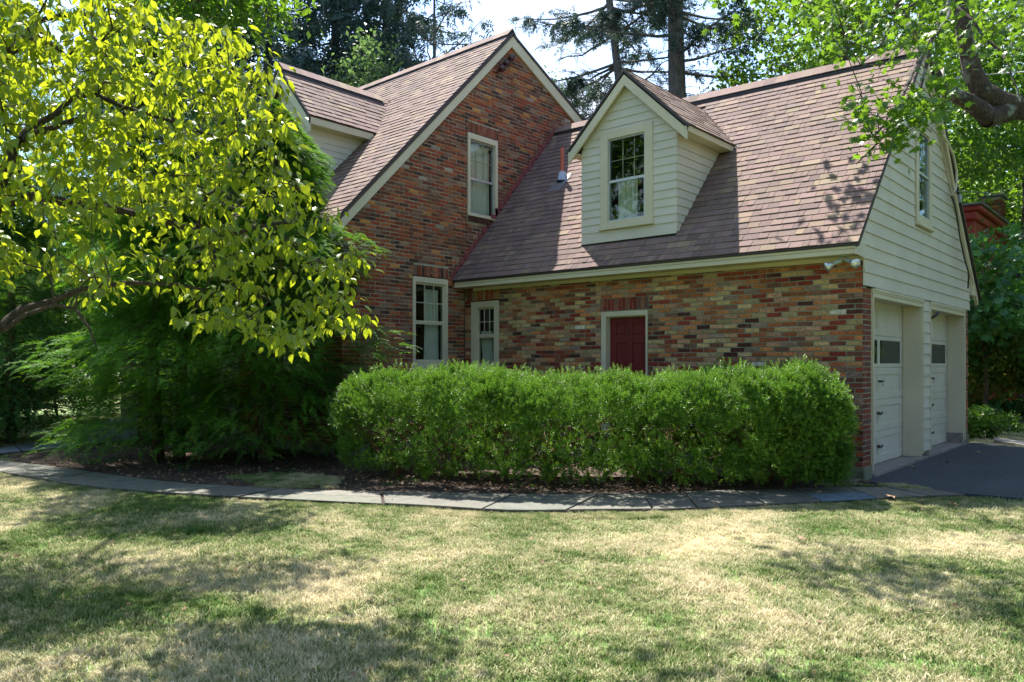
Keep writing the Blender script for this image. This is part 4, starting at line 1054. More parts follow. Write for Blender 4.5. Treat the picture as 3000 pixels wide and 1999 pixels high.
# ------------------------------------------------------------------ foliage tools
def norm(a): return a / (np.linalg.norm(a, axis=-1, keepdims=True) + 1e-9)
def frames(d, up):
    """rows: side, direction, normal"""
    d = norm(d); s = norm(np.cross(d, up)); n = np.cross(s, d); return np.stack([s, d, n], 1)
def stamp(TV, TF, pos, Fm, sc):
    n = len(pos); V = pos[:, None, :] + np.einsum('kj,njl->nkl', TV, Fm) * np.asarray(sc).reshape(n, 1, -1)
    F_ = TF[None] + (np.arange(n) * len(TV))[:, None, None]; return V.reshape(-1, 3), F_.reshape(-1, TF.shape[1])
def leafobj(name, TV, TF, pos, dirs, up, sc, mat, parent, rnd=None, **props):
    V, F_ = stamp(TV, TF, pos, frames(dirs, up), sc); r = rng.random(len(pos)) if rnd is None else rnd
    return link(name, mesh_np(name, V, F_, TF.shape[1], rnd=np.repeat(r, len(TF))), mat, parent, **props)
# leaf templates: x side, y along, z normal
T_OV = (np.array([(0, 0, 0), (-.24, .28, .05), (0, .3, 0), (.24, .28, .05), (-.22, .62, .02), (0, .64, -.04), (.22, .62, .02), (0, 1., -.16)]),
        np.array([(0, 2, 1), (0, 3, 2), (1, 2, 5), (1, 5, 4), (2, 3, 6), (2, 6, 5), (4, 5, 7), (5, 6, 7)]))
o_ = [(0, 0), (.14, .12), (.42, .02), (.30, .25), (.62, .42), (.34, .48), (.30, .66), (.12, .60), (0, 1.0), (-.12, .60), (-.30, .66), (-.34, .48), (-.62, .42), (-.30, .25), (-.42, .02), (-.14, .12)]
T_MA = (np.array([(0, .34, .04)] + [(x, y, -.10 * (x * x * 2 + (y - .3) ** 2)) for x, y in o_]), np.array([(0, 1 + i, 1 + (i + 1) % 16) for i in range(16)]))
T_DI = (np.array([(0, 0, 0), (-.3, .5, .06), (0, 1, -.08), (.3, .5, .06)]), np.array([(0, 2, 1), (0, 3, 2)]))
T_ST = (np.array([(0, 0, 0), (-.42, .35, .04), (-.2, .8, 0), (0, .55, -.02), (.25, .9, -.04), (.4, .3, .05)]), np.array([(0, 3, 1), (1, 3, 2), (0, 5, 3), (5, 4, 3)]))
def frond(n, ang=55, w_=.035, L0=.42, droop=.25, twist=.0, taper=True):
    V = []; F_ = []
    def strip(a, b, w0):
        a = np.array(a); b = np.array(b); d = b - a; s = np.array([-d[1], d[0], 0]); s = s / (np.linalg.norm(s) + 1e-9) * w0
        i = len(V); m = a + d * .45; V.extend([a, m - s, b, m + s]); F_.extend([(i, i + 1, i + 2), (i, i + 2, i + 3)])
    curve = lambda y: -droop * y * y
    for k in range(3): strip((0, k / 3, curve(k / 3)), (0, (k + 1.15) / 3, curve((k + 1.15) / 3)), w_ * .8)
    for k in range(n):
        y = .06 + .88 * k / n; l = L0 * (1 - y * .8 if taper else 1.) * (.8 + .4 * ((k * 37) % 10) / 10)
        for sg in (-1, 1):
            a = math.radians(ang); yy = y + (.03 if sg > 0 else 0)
            e = (sg * l * math.sin(a), yy + l * math.cos(a), curve(yy) - .12 * l + twist * (((k * 7) % 5) / 5 - .5) * l)
            strip((0, yy, curve(yy)), e, w_)
    return np.array(V), np.array(F_)
T_HEM = frond(10, 50, .021, .30, .30, .6)
T_SPR = frond(7, 62, .045, .36, .55, 1.2)
V_, F0_ = [], []
for k in range(11):                 # yew sprig: needles round an upright stem
    a = k * 2.4; z = .10 + .85 * k / 11; r = .22 * (1 - .35 * z); i = len(V_)
    dx, dy = math.cos(a), math.sin(a); V_ += [(0, z - .05, 0), (dx * r - dy * .065, z + .12, dy * r + dx * .065), (dx * r * 1.25, z + .22, dy * r * 1.25), (dx * r + dy * .065, z + .12, dy * r - dx * .065)]
    F0_ += [(i, i + 1, i + 2), (i, i + 2, i + 3)]
T_YEW = (np.array(V_), np.array(F0_))

def grow(starts, targets, step=.25, tip=.004, alpha=.35, wob=.05, droop=0., expo=.5):
    """starts: polylines of (point, radius); returns nodes, parents, radii"""
    nodes = []; par = []; base = []; pl = []
    for line in starts:
        prev = -1
        for j, (p, r) in enumerate(line):
            p = np.array(p, float)
            if prev >= 0:
                q = nodes[prev]; m = max(1, int(np.linalg.norm(p - q) / step)); r0 = base[prev]
                for t in range(1, m + 1):
                    nodes.append(q + (p - q) * t / m + (rng.normal(0, .012, 3) if t < m else 0)); par.append(prev if t == 1 else len(nodes) - 2); base.append(r0 + (r - r0) * t / m); pl.append(0.)
                prev = len(nodes) - 1
            else:
                nodes.append(p); par.append(-1); base.append(r); pl.append(0.); prev = len(nodes) - 1
    A = np.array(nodes); T_ = np.array(targets, float)
    dm = np.min(np.linalg.norm(T_[:, None] - A[None, ::2], axis=2), axis=1); T_ = T_[np.argsort(dm)]
    cap = len(A) + len(T_) * 14 + 100; buf = np.zeros((cap, 3)); buf[:len(A)] = A; plb = np.zeros(cap); n = len(A)
    for t in T_:
        dd = np.linalg.norm(buf[:n] - t, axis=1) + alpha * plb[:n]; b = int(np.argmin(dd)); p = buf[b]; L_ = np.linalg.norm(t - p); m = min(12, max(1, int(L_ / step))); pr = b
        mid = rng.normal(0, wob, 3) * L_
        for k in range(1, m + 1):
            f = k / m; q = p + (t - p) * f + mid * math.sin(math.pi * f) + np.array([0, 0, droop * L_ * math.sin(math.pi * f)])
            buf[n] = q; par.append(pr); base.append(0.); plb[n] = plb[pr] + L_ / m; pr = n; n += 1
            if n >= cap - 2: break
        if n >= cap - 2: break
    A = buf[:n]; par = np.array(par[:n]); base = np.array(base[:n]); cnt = np.zeros(n); kids = np.zeros(n, int)
    for i in range(n):
        if par[i] >= 0: kids[par[i]] += 1
    cnt[kids == 0] = 1
    for i in range(n - 1, -1, -1):
        if par[i] >= 0: cnt[par[i]] += cnt[i]
    rad = np.maximum(base, tip * np.maximum(cnt, 1) ** expo); rad = np.where(base > 0, np.maximum(base, tip), rad)
    for i in range(n):
        if par[i] >= 0 and base[i] == 0: rad[i] = min(rad[i], rad[par[i]] * .95)
    return A, par, rad
def branch_mesh(A, par, rad, minr=0., k=5):
    idx = np.nonzero((par >= 0) & (rad > minr))[0]; a = A[par[idx]]; b = A[idx]; d = norm(b - a)
    up = np.where(np.abs(d[:, 2:3]) < .9, np.array([[0, 0, 1.]]), np.array([[1., 0, 0]])); s = norm(np.cross(d, up)); t = np.cross(s, d)
    ra = np.minimum(rad[par[idx]], rad[idx] * 1.25); rb = rad[idx]; an = np.arange(k) * 2 * math.pi / k
    c, sn = np.cos(an), np.sin(an); ring = s[:, None] * c[None, :, None] + t[:, None] * sn[None, :, None]
    b2 = b + d * (rb * .6)[:, None]
    V = np.concatenate([a[:, None] + ring * ra[:, None, None], b2[:, None] + ring * rb[:, None, None]], 1).reshape(-1, 3)
    i = np.arange(k); F_ = np.stack([i, (i + 1) % k, (i + 1) % k + k, i + k], 1)[None] + (np.arange(len(idx)) * 2 * k)[:, None, None]
    return V, F_.reshape(-1, 4)
def branches(name, A, par, rad, mat, parent, minr=0., k=5):
    V, F_ = branch_mesh(A, par, rad, minr, k); return link(name, mesh_np(name, V, F_, 4, smooth=True), mat, parent)
def rdir(n, up=.0):
    d = rng.normal(0, 1, (n, 3)); d[:, 2] += up; return norm(d)

# ------------------------------------------------------------------ dogwood in the left foreground
def px_line(pts, d0, d1, r0, r1):
    n = len(pts); return [(at(u_, v_, d0 + (d1 - d0) * i / (n - 1)), r0 + (r1 - r0) * i / (n - 1)) for i, (u_, v_) in enumerate(pts)]
trunk_base = at(-330, 1065, 4.3); trunk_base[2] = 0
dog = thing('dogwood_tree', tuple(trunk_base), 'dogwood with arching dark limbs and glowing yellow-green leaves, nearest on the left', 'tree')
fork = at(-230, 830, 4.3)
st = [[(trunk_base, .12), (trunk_base * .4 + fork * .6 + np.array([.05, 0, 0]), .10), (fork, .085)],
      [(fork, .06)] + px_line([(-120, 690), (0, 603), (64, 580), (121, 577), (191, 593), (255, 603), (338, 615), (421, 631), (510, 657), (574, 676), (638, 689), (701, 682), (797, 657), (860, 650)], 4.3, 5.0, .036, .010),
      [(fork, .07)] + px_line([(-90, 610), (0, 530), (25, 485), (41, 427), (96, 395), (166, 370), (242, 344)], 4.2, 4.5, .040, .014),
      px_line([(60, 410), (83, 376), (160, 338), (223, 280), (287, 280), (357, 312), (446, 338), (560, 380), (640, 400)], 4.25, 4.9, .022, .007),
      [(fork, .06)] + px_line([(-60, 1000), (0, 957), (64, 906), (159, 880), (236, 848), (395, 829), (520, 835), (600, 850)], 4.1, 4.7, .028, .008),
      px_line([(10, 970), (70, 925), (159, 893), (220, 905), (260, 960), (280, 1010)], 4.2, 4.2, .014, .005),
      px_line([(574, 676), (606, 574), (644, 548), (676, 504), (670, 459)], 4.85, 5.1, .013, .006),
      px_line([(600, 689), (628, 740), (631, 797), (700, 850), (790, 880)], 4.85, 4.9, .011, .005),
      px_line([(797, 657), (860, 720), (930, 800), (980, 880)], 5.0, 5.1, .010, .004),
      [(fork, .06)] + px_line([(-150, 500), (-60, 250), (30, 150), (130, 110), (200, 170)], 4.3, 4.4, .04, .012),
      px_line([(-60, 250), (120, 60), (300, 40), (480, 90), (620, 150)], 4.4, 5.2, .02, .006),
      [(fork, .06)] + px_line([(-300, 400), (-200, 0), (-50, -400), (200, -700)], 4.3, 4.6, .05, .012),
      px_line([(-200, 0), (100, -250), (400, -350)], 4.3, 5.2, .03, .008)]
denv = [(-150, -60), (380, -60), (470, 40), (600, 60), (720, 120), (810, 200), (835, 280), (850, 350), (850, 430), (900, 550), (970, 610), (1080, 735), (1050, 820), (1060, 870), (1085, 970), (1010, 1000), (950, 1030), (820, 1020), (640, 960), (540, 930), (560, 850), (420, 800), (330, 850), (260, 900), (140, 850), (90, 780), (-150, 900)]
tg = []
while len(tg) < 880:
    u_, v_ = rng.uniform(-150, 1090), rng.uniform(-60, 1040)
    if not inpoly(np.array([(u_, v_)]), denv)[0]: continue
    dn = .95 if v_ < 520 else .72
    if 250 < u_ < 620 and 690 < v_ < 830: dn = .30
    if u_ < 420 and 620 < v_ < 720: dn = .30
    if u_ > 620 and 440 < v_ < 560: dn = .6
    if u_ < 250 and v_ > 820: dn = .2
    if math.sin(u_ * .021 + v_ * .013) * math.sin(v_ * .027 - u_ * .008) > .45: dn *= .5
    sp_ = 62 if v_ < 450 else 84; ph = (v_ - .16 * u_ + 26 * math.sin(u_ * .011) + 14 * math.sin(u_ * .037)) / sp_
    if abs(ph - round(ph)) > .24 and rng.random() > .13: continue
    if rng.random() > dn: continue
    dd = 4.15 + .9 * max(0, u_) / 1000 + rng.uniform(-.55, .75)
    tg.append(at(u_, v_, dd))
up_t = []
def shade_pts(poly_, n, h0, h1, seed):
    r = np.random.default_rng(seed); poly_ = np.array(poly_); out = []
    while len(out) < n:
        u_, v_ = r.uniform(poly_[:, 0].min(), poly_[:, 0].max()), r.uniform(poly_[:, 1].min(), poly_[:, 1].max())
        if inpoly(np.array([(u_, v_)]), poly_)[0]: out.append(gz(u_, v_) + np.array([-.46, .30, 1.]) * r.uniform(h0, h1))
    return out
for p_ in shade_pts([(-300, 1580), (100, 1610), (500, 1640), (850, 1610), (1060, 1650), (900, 1720), (500, 1740), (200, 1800), (-300, 1850)], 800, 2.3, 4.4, 1):
    a_, b_, _ = proj(p_)
    if inpoly(np.array([(a_, b_)]), denv)[0] and b_ < 620 and (math.sin(b_ * .07 - a_ * .011) > -.2): up_t.append(p_)
for i in range(330):                       # the part of the crown above and beside the frame
    u_, v_ = rng.uniform(-900, 700), rng.uniform(-1000, -60); dd = rng.uniform(3.6, 5.8)
    if u_ > 300 and v_ < -600: continue
    up_t.append(at(u_, v_, dd))
for i in range(120): up_t.append(at(rng.uniform(-900, -160), rng.uniform(-60, 700), rng.uniform(3.8, 5.6)))
A, par, rad = grow(st, np.array(tg + up_t), .09, .0022, .3, .10, .06, .45)
branches('trunk', A, par, rad, M['bark_dog'], dog, 0, 6)
pos, dr = [], []
for t_ in tg + up_t:
    m = rng.integers(6, 10)
    for i in range(m):
        o = rng.normal(0, .062, 3); o[2] *= .45; pos.append(t_ + o); dr.append(norm(np.array([*(o[:2] * 6 + rng.normal(0, .35, 2)), -rng.uniform(.1, 1.15)])))
pos, dr = np.array(pos), np.array(dr)
leafobj('leaves', *T_OV, pos, dr, norm(rng.normal(0, .45, (len(pos), 3)) + np.array([0, 0, 1.2])), np.stack([rng.uniform(.048, .088, len(pos))] * 3, 1) * np.array([[.95, 1, 1]]), M['dog'], dog, kind='stuff')

# ------------------------------------------------------------------ hemlocks
def hemlock(base, H, R, n, label, seed, mat, fsz=(.28, .5), lean=(0, 0), bottom=.25, trunks=1, zfull=.25):
    r = np.random.default_rng(seed); base = np.array(base, float)
    th = thing('hemlock', tuple(base), label, 'evergreen')
    mb = MB()
    for k in range(trunks):
        o = np.array([r.uniform(-.2, .2), r.uniform(-.2, .2), 0]) if trunks > 1 else np.zeros(3)
        mb.tube([base + o, base + o * 1.5 + (0, 0, H * .4), base + o * .5 + (lean[0], lean[1], H * .93)], [.10, .07, .015], 8)
    mb.build('trunk', M['bark'], th, smooth=True)
    h = r.random(n) ** .8; z = bottom + (H - bottom) * h
    prof = R * np.clip((1 - h) ** .62 * np.clip(.75 + h / zfull * .25, 0, 1), .05, 1) * (1 + .22 * np.sin(h * 23 + 1) * 1.)
    a = r.uniform(0, 2 * math.pi, n); lump = 1 + .20 * np.sin(a * 5 + h * 17) + .12 * np.sin(a * 9 - h * 31)
    rr = prof * lump * np.where(r.random(n) < .7, r.uniform(.82, 1.05, n), r.uniform(.25, .85, n))
    p = np.c_[base[0] + lean[0] * h + rr * np.cos(a), base[1] + lean[1] * h + rr * np.sin(a), z]
    d = np.c_[np.cos(a) + r.normal(0, .35, n), np.sin(a) + r.normal(0, .35, n), r.uniform(-.45, .25, n)]
    up = norm(np.c_[r.normal(0, .25, n), r.normal(0, .25, n), np.ones(n)])
    sc = r.uniform(fsz[0], fsz[1], n); p = p - norm(d) * sc[:, None] * .5
    leafobj('foliage', *T_HEM, p, d, up, np.stack([sc] * 3, 1), mat, th, kind='stuff')
    m = 90; hh = r.uniform(.05, .9, m); aa = r.uniform(0, 6.28, m); V = MB()
    for i in range(m):
        L_ = R * (1 - hh[i]) ** .62 * .8; c = base + np.array([lean[0] * hh[i], lean[1] * hh[i], bottom + (H - bottom) * hh[i]])
        e = c + np.array([math.cos(aa[i]) * L_, math.sin(aa[i]) * L_, -.1]); V.tube([c, (c + e) / 2 + (0, 0, .1), e], [.018, .012, .004], 4, False)
    V.build('limbs', M['bark'], th)
    return th
gp0 = lambda u_, d_: (at(u_, 1065, d_)[0], at(u_, 1065, d_)[1], 0.)
hemlock(gp0(805, 11.8), 5.5, 1.75, 18500, 'tall bright-edged hemlock against the corner of the brick gable, behind the dogwood', 11, M['hem'], (.16, .32), (.0, .0), .24, 2)
hemlock(gp0(500, 11.7), 4.7, 1.70, 17000, 'wide dark hemlock left of the one at the gable corner, sweeping to the ground', 12, M['hem'], (.16, .32), (.1, 0), .24, 2)
hemlock((-14.9, 6.3, 0), 5.6, 1.2, 4200, 'narrow hemlock beside the front steps, seen through gaps between the larger ones', 18, M['hem'], (.22, .40), (0, 0), .3, 1)
hemlock((-16.6, 4.6, 0), 5.4, 1.7, 8000, 'feathery lighter green hemlock beyond the back path at the left', 13, M['hem2'], (.2, .38), (0, 0), .15, 1)
hemlock((-21.5, 3.2, 0), 8.5, 2.4, 4500, 'dark hemlock at the far left edge, in shade behind the lawn', 14, M['hem2'], (.4, .7), (0, 0), .2, 1)
hemlock((-20.5, 8.5, 0), 11., 2.8, 4200, 'tall hemlock behind the front steps, hidden mostly by nearer branches', 15, M['hem'], (.45, .8), (0, 0), .3, 1)
hemlock((-25, 6.2, 0), 12.5, 3.2, 4500, 'tall dark hemlock farthest back at the left', 16, M['hem'], (.5, .9), (0, 0), .3, 1)

# ------------------------------------------------------------------ yew hedge in front of the garage wall
hl = catmull([(-8.45, 6.42), (-7.45, 6.75), (-6.5, 7.15), (-5.6, 7.68), (-4.8, 8.3), (-4.1, 8.95), (-3.6, 9.35), (-3.2, 9.6)], 12)
hedge = thing('yew_hedge', (-6.6, 8.4, 0), 'long shaggy clipped yew hedge with bright tips and bare orange stems below', 'hedge')
hw = lambda t: .98 - .25 * np.abs(t - .45) - .45 * np.clip((t - .93) / .07, 0, 1) ** 2 - .45 * np.clip((.10 - t) / .10, 0, 1) ** 2
def htop(t): return 1.33 + .05 * np.sin(t * 9 + .6) + .035 * np.sin(t * 31) + .03 * np.sin(t * 67) - .30 * np.clip((.12 - t) / .12, 0, 1) ** 1.6 - .5 * np.clip((t - .93) / .07, 0, 1) ** 1.4
def hsec(n, r, lo=-.78):
    t = r.random(n); i = np.minimum((t * (len(hl) - 1)).astype(int), len(hl) - 2); f = (t * (len(hl) - 1) - i)[:, None]; c = hl[i] + (hl[i + 1] - hl[i]) * f
    tg_ = norm(hl[i + 1] - hl[i]); nn = np.c_[tg_[:, 1], -tg_[:, 0]]
    a = r.uniform(lo, math.pi - lo, n); W_ = hw(t); Hh = htop(t)
    ca, sa = np.cos(a), np.sin(a); sx = np.sign(ca) * np.abs(ca) ** .55; sz = np.sign(sa) * np.abs(sa) ** .55
    zc = .66
    zq = np.where(sz > 0, 1., 1 + .38 * sz)
    return t, c, nn, a, W_ * sx * zq, np.where(sz > 0, zc + (Hh - zc) * sz, zc + (zc - .10) * sz * 1.05), sx, sz
def hedge_leaves(nc, per, seed, kin, rad):
    r = np.random.default_rng(seed); t, c, nn, a, ox, z, sx, sz = hsec(nc, r)
    k = r.uniform(*kin, nc); low = (z < .60 - .25 * t); ok = ~(low & (r.random(nc) < .5 - .2 * t))
    p = np.c_[c + nn * (ox * k)[:, None], .66 + (z - .66) * k]; d = norm(np.c_[nn * (sx * .8)[:, None], sz * .7 + .35]); p, d = p[ok], d[ok]
    R_ = rad * r.uniform(.7, 1.35, len(p)); cnt = np.repeat(np.arange(len(p)), per); n = len(cnt)
    e = norm(d[cnt] * .9 + r.normal(0, .62, (n, 3))); q = p[cnt] + e * (R_[cnt] * r.uniform(.55, 1.1, n))[:, None] - d[cnt] * (R_[cnt] * .5)[:, None]
    q[:, 2] = np.maximum(q[:, 2], .06); return q, norm(e + d[cnt] * .4 + (0, 0, .25)), r, np.clip(r.normal(.5, .2, len(p)), 0, 1)[cnt] * .6 + r.random(n) * .4
for (nc, per, sd_, kin, rad_, sz_) in ((1700, 22, 21, (.94, 1.02), .105, (.062, .10)), (1200, 16, 22, (.3, .88), .15, (.08, .12))):
    p1, d1, r, rn = hedge_leaves(nc, per, sd_, kin, rad_)
    leafobj('foliage', *T_YEW, p1 - d1 * .03, d1, norm(r.normal(0, 1, (len(p1), 3))), np.stack([r.uniform(*sz_, len(p1))] * 3, 1), M['yew'], hedge, rnd=rn, kind='stuff')
# stray shoots above the top
r = np.random.default_rng(5); t, c, nn, a, ox, z, sx, sz = hsec(420, r, .9)
p = np.c_[c + nn * (ox * .9)[:, None], z]; d = norm(np.c_[r.normal(0, .3, (420, 2)), np.ones(420)])
pp = np.concatenate([p + d * f for f in (.0, .06, .11)]); dd_ = np.concatenate([d] * 3)
leafobj('shoots', *T_YEW, pp, dd_, norm(r.normal(0, 1, (len(pp), 3))), np.stack([r.uniform(.05, .08, len(pp))] * 3, 1), M['yew'], hedge, kind='stuff')
tw = MB(); r = np.random.default_rng(9)
stems = [along(hl, f) for f in (.09, .17, .29, .38, .52, .61, .74, .84)]
for s in stems:
    s = np.array([s[0] + r.uniform(-.1, .1), s[1] + r.uniform(-.15, .15), 0.])
    for k in range(9):
        a = r.uniform(0, 6.28); L_ = r.uniform(.35, .72); q1 = s + (math.cos(a) * .12, math.sin(a) * .12, r.uniform(.12, .3)); q2 = s + (math.cos(a) * L_ * .6, math.sin(a) * L_ * .6, r.uniform(.25, .55)); q3 = s + (math.cos(a + .2) * L_, math.sin(a + .2) * L_, r.uniform(.3, .95))
        tw.tube([s, q1, q2, q3], [.024, .017, .010, .003], 5, False)
        for j in range(5):
            b = q2 + (q3 - q2) * r.random(); e = b + np.array([r.uniform(-.3, .3), r.uniform(-.3, .3), r.uniform(.0, .28)]); tw.tube([b, (b + e) / 2 + r.normal(0, .02, 3), e], [.006, .004, .002], 4, False)
tw.build('stems', M['twig'], hedge, kind='stuff')

# leaf litter on the beds
q = rng.uniform((-15, 3.8), (-3, 10.3), (9000, 2)); q = q[inpoly(q, bedpoly)]; q = q[~inpoly(q, gp)]
n = len(q); leafobj('leaf_litter', *T_ST, np.c_[q, rng.uniform(.022, .05, n)], rdir(n) * (1, 1, .25), norm(rng.normal(0, .35, (n, 3)) + (0, 0, 1)), np.stack([rng.uniform(.022, .06, n)] * 3, 1), M['litter'], None, kind='stuff', label='dry brown leaves and chips scattered over the garden bed', category='leaf litter')
# bits of leaf and twig lying about the lawn and driveway
q = rng.uniform((-12, 1.5), (3, 16), (1500, 2)); q = q[~inpoly(q, bedpoly) & ~inpoly(q, housepoly)]
n = len(q); leafobj('fallen_bits', *T_ST, np.c_[q, np.full(n, .024)], rdir(n) * (1, 1, .2), norm(rng.normal(0, .4, (n, 3)) + (0, 0, 1)), np.stack([rng.uniform(.012, .045, n)] * 3, 1), M['litter'], None, kind='stuff', label='small dry leaf bits strewn over the lawn and the driveway', category='leaf litter')
# small green weeds in the bed
q = rng.uniform((-13, 3.9), (-3.5, 9.5), (2600, 2)); q = q[inpoly(q, bedpoly)]; cl_n = np.sin(q[:, 0] * 1.9) * np.cos(q[:, 1] * 2.7 + q[:, 0]); q = q[cl_n > .72]
n = len(q) * 5; qq = np.repeat(q, 5, 0) + rng.normal(0, .03, (n, 2)); leafobj('bed_weeds', *T_DI, np.c_[qq, np.full(n, .02)], rdir(n, 1.2), norm(rng.normal(0, .4, (n, 3)) + (0, 0, 1)), np.stack([rng.uniform(.02, .05, n)] * 3, 1), M['broad'], None, kind='stuff', label='low green weeds sprouting in the garden bed', category='weeds')

# ------------------------------------------------------------------ background trees
def spruce(base, H, R, label, seed, mat, z0=1.5, nb=70, hang=.5, dens=1., trunk=.22, bare=.25, cat='spruce', szr=(.45, .85), updroop=-.25, fT=None, group=None, tip=.12):
    r = np.random.default_rng(seed); base = np.array(base, float); th = thing('spruce', tuple(base), label, cat, group)
    mb = MB(); lean = r.uniform(-.25, .25, 2)
    tp = lambda z: base + np.array([lean[0] * z / H, lean[1] * z / H, z])
    mb.tube([tp(z) for z in np.linspace(0, H, 9)], [trunk * (1 - .93 * k / 8) for k in range(9)], 12); mb.build('trunk', M['bark_spruce'], th, smooth=True)
    V = MB(); pos, dr, sc = [], [], []
    for i in range(nb):
        h = (i + r.random()) / nb; z = z0 + (H - z0) * h; a = i * 2.4 + r.normal(0, .3); L_ = R * (1 - h) ** .75 * r.uniform(.7, 1.15) + .25
        c = tp(z); dir_ = np.array([math.cos(a), math.sin(a), 0])
        pts = [c + dir_ * L_ * f + np.array([0, 0, updroop * L_ * (f - .15 * f * f) + tip * L_ * f ** 3 * 1.6]) for f in (0, .25, .5, .75, 1)]
        side = np.array([-dir_[1], dir_[0], 0]); pts = [p + side * r.normal(0, .05) * L_ * k / 4 for k, p in enumerate(pts)]
        V.tube(pts, [max(.012, .045 * L_ / R + .01), .032 * L_ / R + .008, .02, .012, .005], 5, False)
        m = int(26 * dens * L_ / R) + 5
        for j in range(m):
            f = bare + (1 - bare) * r.random() ** .8; k = min(int(f * 4), 3); p = pts[k] + (pts[k + 1] - pts[k]) * (f * 4 - k)
            sg = r.choice([-1, 1]); off = side * sg * r.uniform(0, .34) * L_ * (1.1 - f); q = p + off
            if r.random() < .4: V.tube([p, q], [.009, .004], 3, False)
            d = dir_ * r.uniform(.1, .9) + side * sg * r.uniform(.1, .9) + np.array([0, 0, -hang * r.uniform(.3, 1.7)])
            pos.append(q); dr.append(d); sc.append(r.uniform(*szr))
        if r.random() < .35:
            e = c + dir_ * L_ * .4 * r.random() + np.array([0, 0, r.uniform(-.3, .2)]); V.tube([c, e], [.015, .004], 4, False)
    V.build('limbs', M['bark_spruce'], th)
    pos, dr, sc = np.array(pos), norm(np.array(dr)), np.array(sc)
    leafobj('foliage', *(fT or T_SPR), pos, dr, norm(r.normal(0, .5, (len(pos), 3)) + (0, 0, 1.)), np.stack([sc] * 3, 1), mat, th, kind='stuff')
    return th
def gpos(u_, d_): p = at(u_, 1065, d_); return (p[0], p[1], 0.)
spruce(gpos(790, 25), 20, 3.6, 'tall drooping blue-grey spruce behind the roof ridge, leftmost with a bare upper trunk showing', 31, M['spruce'], 3, 90, 1.2, 1.3, .30, .15)
spruce(gpos(985, 27), 22, 3.3, 'dense dark weeping spruce standing behind the middle of the main roof', 32, M['spruce'], 3, 105, 1.7, 1.5, .3, .05, szr=(.5, .95))
spruce(gpos(1130, 26), 21, 2.8, 'dense weeping spruce just right of the darkest one behind the main roof', 33, M['spruce'], 3, 90, 1.7, 1.4, .28, .05, szr=(.5, .9))
spruce(gpos(1275, 24), 15, 3.9, 'airy conifer with upswept side branches beside the peak of the brick gable', 34, M['spruce'], 4, 66, .35, .9, .17, .25, updroop=.12, szr=(.35, .6))
spruce(gpos(640, 24), 19, 3.2, 'spruce half hidden behind the top of the dogwood crown', 35, M['spruce'], 3, 80, 1.2, 1.2, .26, .2)
spruce(gpos(430, 20), 17, 3.2, 'soft green hemlock top rising behind the dogwood crown', 36, M['hem2'], 3, 85, .5, 1.3, .22, .1, cat='evergreen', fT=T_HEM)
def tuft_pine(u0, v0, u1, v1, d, H, label, seed, rad, sideL):
    r = np.random.default_rng(seed); a = at(u0, v0, d); b = at(u1, v1, d); base = b + (b - a) / (b[2] - a[2]) * (0 - b[2]); th = thing('spruce', tuple(base), label, 'spruce')
    ax = (a - base) / a[2]; tp = lambda z: base + ax * z; mb = MB()
    mb.tube([tp(z) for z in np.linspace(0, H, 10)], [rad * (1 - .72 * k / 9) * 1.25 for k in range(10)], 14); mb.build('trunk', M['bark_spruce'], th, smooth=True)
    V = MB(); pos, dr, sc = [], [], []
    zs = np.concatenate([r.uniform(6.5, H, 34), r.uniform(7.5, 13.5, 20)])
    for z in zs:
        t = r.uniform(0, 2 * math.pi); dir_ = np.array([math.cos(t), math.sin(t), 0]); L_ = sideL * r.uniform(.5, 1.1) * (1 - .4 * z / H); c = tp(z); side = np.array([-dir_[1], dir_[0], 0])
        dp = r.uniform(-.38, -.05); pts = [c + dir_ * L_ * f + np.array([0, 0, dp * L_ * f + .22 * L_ * f * f]) + side * r.normal(0, .06) * L_ * f for f in (0, .2, .4, .6, .8, 1)]
        V.tube(pts, [.05, .042, .034, .024, .015, .006], 5, False); live = r.random() < .75
        for j in range(int(8 + 5 * L_)):
            f = r.uniform(.2, 1); k = min(int(f * 5), 4); p = pts[k] + (pts[k + 1] - pts[k]) * (f * 5 - k); sg = r.choice([-1, 1])
            l2 = r.uniform(.3, 1.1) * (1.25 - f); e = p + (dir_ * .5 + side * sg * r.uniform(.4, 1) + np.array([0, 0, r.uniform(-.45, .15)])) * l2; V.tube([p, (p + e) / 2 + (0, 0, .04), e], [.013, .008, .003], 4, False)
            if live and f > .3:
                for q in range(4):
                    g = r.uniform(.3, 1.); pp = p + (e - p) * g; pos.append(pp); dr.append(norm(e - p) + r.normal(0, .5, 3) + np.array([0, 0, -.1])); sc.append(r.uniform(.26, .48))
    V.build('limbs', M['bark_spruce'], th); pos, dr, sc = np.array(pos), norm(np.array(dr)), np.array(sc)
    leafobj('foliage', *T_SPR, pos, dr, norm(r.normal(0, .5, (len(pos), 3)) + (0, 0, 1.)), np.stack([sc] * 3, 1), M['spruce'], th, kind='stuff')
tuft_pine(1785, 0, 1812, 220, 24, 19, 'slim leaning spruce trunk with horizontal tufted boughs, left of the dormer peak', 41, .17, 4.2)
tuft_pine(1978, 0, 1984, 280, 22, 20, 'thick upright spruce trunk with half-dead spreading limbs, right of the dormer peak', 42, .30, 4.3)

